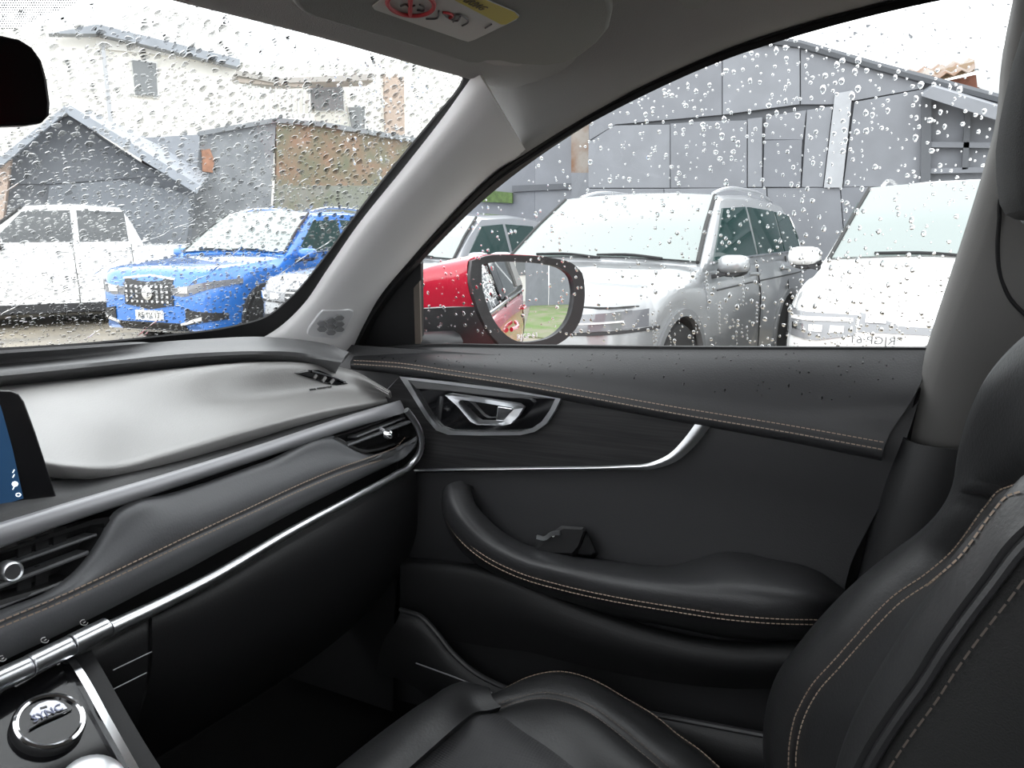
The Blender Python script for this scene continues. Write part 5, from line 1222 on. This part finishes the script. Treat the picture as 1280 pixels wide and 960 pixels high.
poly('corner_pipe', [(126, 56), (131, 56), (142, 158), (136, 158)], 23.7, mat('pipe_grey', (.40, .41, .43), .6), wbd, .1)
for L in ([(165, 75), (195, 79), (197, 121), (169, 118)], [(388, 108), (428, 106), (430, 138), (390, 138)], [(436, 134), (456, 134), (456, 160), (440, 160)]):
    c = [(x+(-2 if x < sum(q[0] for q in L)/4 else 2), y+(-2 if y < sum(q[1] for q in L)/4 else 2)) for x, y in L]
    wf = poly('window_frame', c, 23.92, FRAMEW, wbd, .1)
    poly('window_pane', L, 23.86, DARKWIN, wf, .05)
# balcony
bal = poly('balcony_slab', [(296, 146), (392, 142), (392, 152), (296, 156)], 22.6, CREAM2, wbd, 1.3)
for i in range(13):
    x = 302+i*7
    poly('baluster', [(x, 106+i*.6), (x+2, 106+i*.6), (x+2, 148), (x, 148)], 22.6, mat('baluster_white', (.55, .55, .54), .6), bal, .06)
poly('handrail', [(298, 98), (388, 106), (388, 110), (298, 103)], 22.55, mat('rail_brown', (.35, .30, .26), .6), bal, .08)
poly('balcony_roof', [(296, 88), (345, 98), (470, 92), (470, 100), (345, 104), (296, 94)], 22.5, mat('roof_taupe', (.36, .34, .32), .7), wbd, 1.0)
poly('brick_column', [(481, 96), (505, 96), (506, 172), (483, 172)], 23.8, mat('pale_brick', (.46, .36, .30), .85, var=.2, vscale=12), wbd, .3)
# trees behind the house: twiggy crown
# ---- mossy boundary wall
mw_ = thing('mossy_wall', 'rust and moss stained grey boundary wall behind the blue car', 'wall', loc=bp(380, 330, 17)); mw_.location.z = 0
MOSS = mat('mossy_rust', (.24, .155, .105), .9, bump=.5, bscale=20, col2=(.15, .155, .105), vscale=2.6); GREYCON = mat('grey_concrete', (.24, .25, .26), .85, col2=(.17, .18, .19), vscale=2.5, bump=.4, bscale=12)
poly('grey_bay', [(250, 600), (250, 168), (345, 152), (345, 600)], 17, GREYCON, mw_, .2, True)
poly('stained_bay', [(345.5, 232), (345.5, 152), (400, 156), (520, 176), (620, 190), (620, 232)], 17, MOSS, mw_, .2)
poly('grey_base', [(345.5, 600), (345.5, 232), (620, 232), (620, 600)], 17, mat('mossy_grey', (.22, .225, .21), .9, col2=(.17, .18, .13), vscale=2.2, bump=.4, bscale=14), mw_, .2, True)
poly('rust_patch', [(252, 188), (262, 186), (268, 200), (266, 216), (253, 214)], 16.96, mat('rust_orange', (.38, .20, .13), .9, var=.3), mw_, .03)
poly('coping', [(248, 164), (345, 147), (402, 152), (520, 172), (620, 186), (620, 191), (520, 178), (402, 158), (345, 153), (248, 170)], 16.9, GREYCON, mw_, .35)
# ---- grey gabled shed at the left
gl_ = thing('gabled_shed', 'dark grey gabled shed behind the white pickup', 'shed', loc=bp(120, 330, 15.5)); gl_.location.z = 0
SLATE = mat('blue_grey_board', (.20, .215, .235), .7, var=.15, vscale=2, bump=.2, bscale=8)
SLATE2 = mat('dark_grey_board', (.155, .165, .18), .75, var=.15, vscale=2, bump=.2, bscale=8)
poly('gable_wall', [(8, 600), (8, 190), (86, 140), (130, 172), (180, 205), (243, 236), (243, 600)], 15.5, SLATE2, gl_, 2.5, True)
poly('lower_board', [(62, 600), (62, 232), (150, 225), (225, 240), (240, 248), (240, 600)], 15.44, SLATE, gl_, .04, True)
poly('upper_board', [(14, 230), (14, 192), (86, 146), (150, 190), (200, 220), (60, 230)], 15.46, SLATE2, gl_, .03)
rings('roof_sheet', [[bp(x, y, 14.9) for x, y in ((80, 136), (88, 132), (250, 232), (246, 242), (86, 144))], [bp(x, y, 18.5) for x, y in ((100, 142), (108, 138), (268, 212), (262, 220), (104, 148))]], ROOFG, gl_, smooth=0)
rings('roof_sheet', [[bp(x, y, 14.9) for x, y in ((-10, 204), (80, 133), (88, 136), (-4, 212))], [bp(x, y, 18.5) for x, y in ((10, 204), (95, 138), (104, 142), (16, 212))]], ROOFG, gl_, smooth=0)
poly('side_wall', [(180, 600), (180, 172), (250, 168), (250, 600)], 16.9, mat('pale_grey_board', (.26, .275, .30), .7, var=.1), gl_, .15, True)
poly('brick_pier', [(-40, 600), (-40, 195), (14, 195), (14, 600)], 15.2, mat('pale_brick', (.46, .36, .30), .85), gl_, .3, True)
# ---- what the wing mirror looks back at
rf = thing('rear_fence', 'grey sheet fence reflected in the wing mirror', 'fence', loc=(3, -11, 0))
for i in range(6): box('fence_sheet', (1.35+i*1.3, -11, 1.6), (1.27, .06, 3.2), GREYW[i % 3], rf, bevel=.004)
hs_ = thing('rear_house', 'white house front reflected at the top of the wing mirror', 'house', loc=(-1.5, -14, 0))
box('wall', (-1.2, -14, 2.5), (4.6, .4, 5), CREAM, hs_); box('window_pane', (.3, -13.78, 1.9), (.7, .06, 1.0), DARKWIN, hs_); box('porch_roof', (.3, -13.3, 2.7), (1.6, 1.4, .12), FRAMEW, hs_, bevel=.01)
GRASS = mat('yard_grass', (.10, .17, .04), .9, bump=1, bscale=60, col2=(.20, .19, .13), vscale=1.5)
gsr = loft('grass_patch', [[(1.0, -4.5, .02), (9, -4.5, .02)], [(1.0, -10.9, .03), (9, -10.9, .03)]], GRASS, None, n=6, lin=True, thick=.02, eye=V((0, 0, 9)))
tag(gsr, 'green grass strip in front of the grey fence reflected in the mirror', 'grass', kind='stuff')

# ================================================================ RAIN
def drops(name, label, spots, cat='raindrops'):
    vs = []; fs = []
    spots = sorted(spots, key=lambda q: -q[4]); used = {}; keep = []
    for q in spots:      # keep drops from running into each other
        c, r = q[0], max(q[4], q[5]); g = tuple(int(math.floor(k/.008)) for k in c); ok = True
        for dx in (-1, 0, 1):
            for dy in (-1, 0, 1):
                for dz in (-1, 0, 1):
                    for (c2, r2) in used.get((g[0]+dx, g[1]+dy, g[2]+dz), ()):
                        if (c-c2).length < (r+r2)*.92: ok = False
        if ok: used.setdefault(g, []).append((c, r)); keep.append(q)
    spots = keep
    for (c, e1, e2, nn, a, b, h, ph, jit) in spots:
        n = 9; o = len(vs); k = [1+jit*math.sin(i*2.1+ph)*.6+jit*math.cos(i*3.7+ph*2)*.4 for i in range(n)]
        for rr, hh in ((1.0, 0), (.97, .28), (.80, .68), (.45, .93)):
            for i in range(n):
                t = 2*math.pi*i/n
                vs.append(c + e1*(a*rr*k[i]*math.cos(t)) + e2*(b*rr*k[i]*math.sin(t)) + nn*(h*hh))
        vs.append(c+nn*h)
        for r in range(3):
            for i in range(n): fs.append((o+r*n+i, o+r*n+(i+1) % n, o+(r+1)*n+(i+1) % n, o+(r+1)*n+i))
        for i in range(n): fs.append((o+3*n+i, o+3*n+(i+1) % n, o+4*n))
        fs.append(tuple(o+i for i in reversed(range(n))))
    ob = obj(name, vs, fs, WATER, None, 50)
    tag(ob, label, cat, kind='stuff')
    return ob
random.seed(11)
def frame_at(nn, down):
    nn = nn.normalized(); e2 = (down-nn*down.dot(nn)).normalized(); return nn, nn.cross(e2).normalized(), e2
S = []
nn, e1, e2 = frame_at(V((.93, 0, .37)), V((0, 0, -1)))
for i in range(4200):
    y = random.uniform(-.14, .74); z = random.uniform(1.125, 1.53)
    # denser at the top and the right, thinner over the mirror side
    if random.random() > (.30+.5*min(1, max(0, (.45-y)/.4)) + .35*max(0, (z-1.33)/.2)): continue
    r = random.choice((.0008, .001, .0012, .0014, .0017, .0021, .0027)) * random.uniform(.8, 1.2)
    el = random.choice((1, 1, 1.1, 1.3, 1.6)) 
    S.append((sg(y, z, .0003), e1, e2, nn, r, r*el, r*random.uniform(.75, 1.0), random.uniform(0, 6), .16))
for i in range(46):     # short runs of water low on the glass
    y = random.uniform(-.1, .3); z = random.uniform(1.13, 1.25)
    for k in range(random.randint(3, 8)):
        r = random.uniform(.0007, .0014)
        S.append((sg(y+random.uniform(-.0006, .0006), z-k*.0055, .0003), e1, e2, nn, r, r*random.uniform(1.2, 2.4), r*.7, random.uniform(0, 6), .2))
drops('raindrops_on_side_window', 'clear raindrops dotted over the side window glass', S)
S = []
def ws_frame(a, t):
    p = ws_pt(a, t); q = ws_pt(a+.01, t); r = ws_pt(a, t+.01)
    n_ = (q-p).cross(r-p).normalized()
    if n_.y < 0: n_ = -n_
    return frame_at(n_, V((0, 0, -1)))
for i in range(27000):
    a = random.uniform(-.8, .97); t = random.uniform(.02, .99)
    if a < -.2 and random.random() < .6: continue
    nn, e1, e2 = ws_frame(a, t)
    r = random.choice((.0006, .0008, .0009, .0011, .0013, .0017, .0021, .0027)) * random.uniform(.8, 1.2) * (1.15 if t > .4 else .95)
    S.append((ws_pt(a, t, .0056), e1, e2, nn, r*random.uniform(.8, 1.3), r*random.uniform(.9, 1.8), r*random.uniform(.22, .42), random.uniform(0, 6), .25))
drops('raindrops_on_windscreen', 'clear raindrops covering the windscreen glass', S)
# rivulets running down the windscreen
rv = []
for i in range(22):
    a = random.uniform(.1, .95); t0 = random.uniform(.1, .7); ln = random.uniform(.08, .28)
    pts = []
    for k in range(9):
        a += random.uniform(-.012, .010)-.004; pts.append(ws_pt(a, max(.01, t0-ln*k/8), .0056))
    rv.append(spline(pts, 30))
vs = []; fs = []
for P in rv:
    w_ = random.uniform(.0007, .0013)
    for k, p in enumerate(P):
        nn, e1, e2 = ws_frame(max(-.9, min(.98, (p.x-.37)/.65)), .4)
        ww = w_*(.7+.5*math.sin(k*.9+w_*9000))*(1 if 0 < k < len(P)-1 else .2)
        o = len(vs); vs += [p-e1*ww, p-e1*ww*.6+nn*ww*.6, p+e1*ww*.6+nn*ww*.6, p+e1*ww]
        if k:
            for j in range(3): fs.append((o-4+j, o-4+j+1, o+j+1, o+j))
            fs.append((o-1, o-4, o, o+3))
rvo = obj('water_trails', vs, fs, WATER, None, 60); tag(rvo, 'thin water trails running down the windscreen', 'water', kind='stuff')
# droplets blown onto the door pad and armrest
S = []
utree = bvh(upad); 
for i in range(110):
    px = random.uniform(470, 1120); py = random.uniform(441, 448+(px-470)*.10)
    d = ray(px, py).normalized(); loc, nrm, ix, ds_ = utree.ray_cast(CAM, d)
    if loc is None: continue
    if nrm.dot(d) > 0: nrm = -nrm
    nn, e1, e2 = frame_at(nrm, V((0, .01, -1))); r = random.uniform(.0007, .0016)
    S.append((loc+nn*.0001, e1, e2, nn, r, r*random.choice((1, 1.2, 2.0)), r*.3, random.uniform(0, 6), .2))
dp = drops('droplets_on_door_pad', 'small water droplets on the black leather door top', S)
dp.data.materials[0] = mat('wet_spot', (.010, .010, .011), .12)
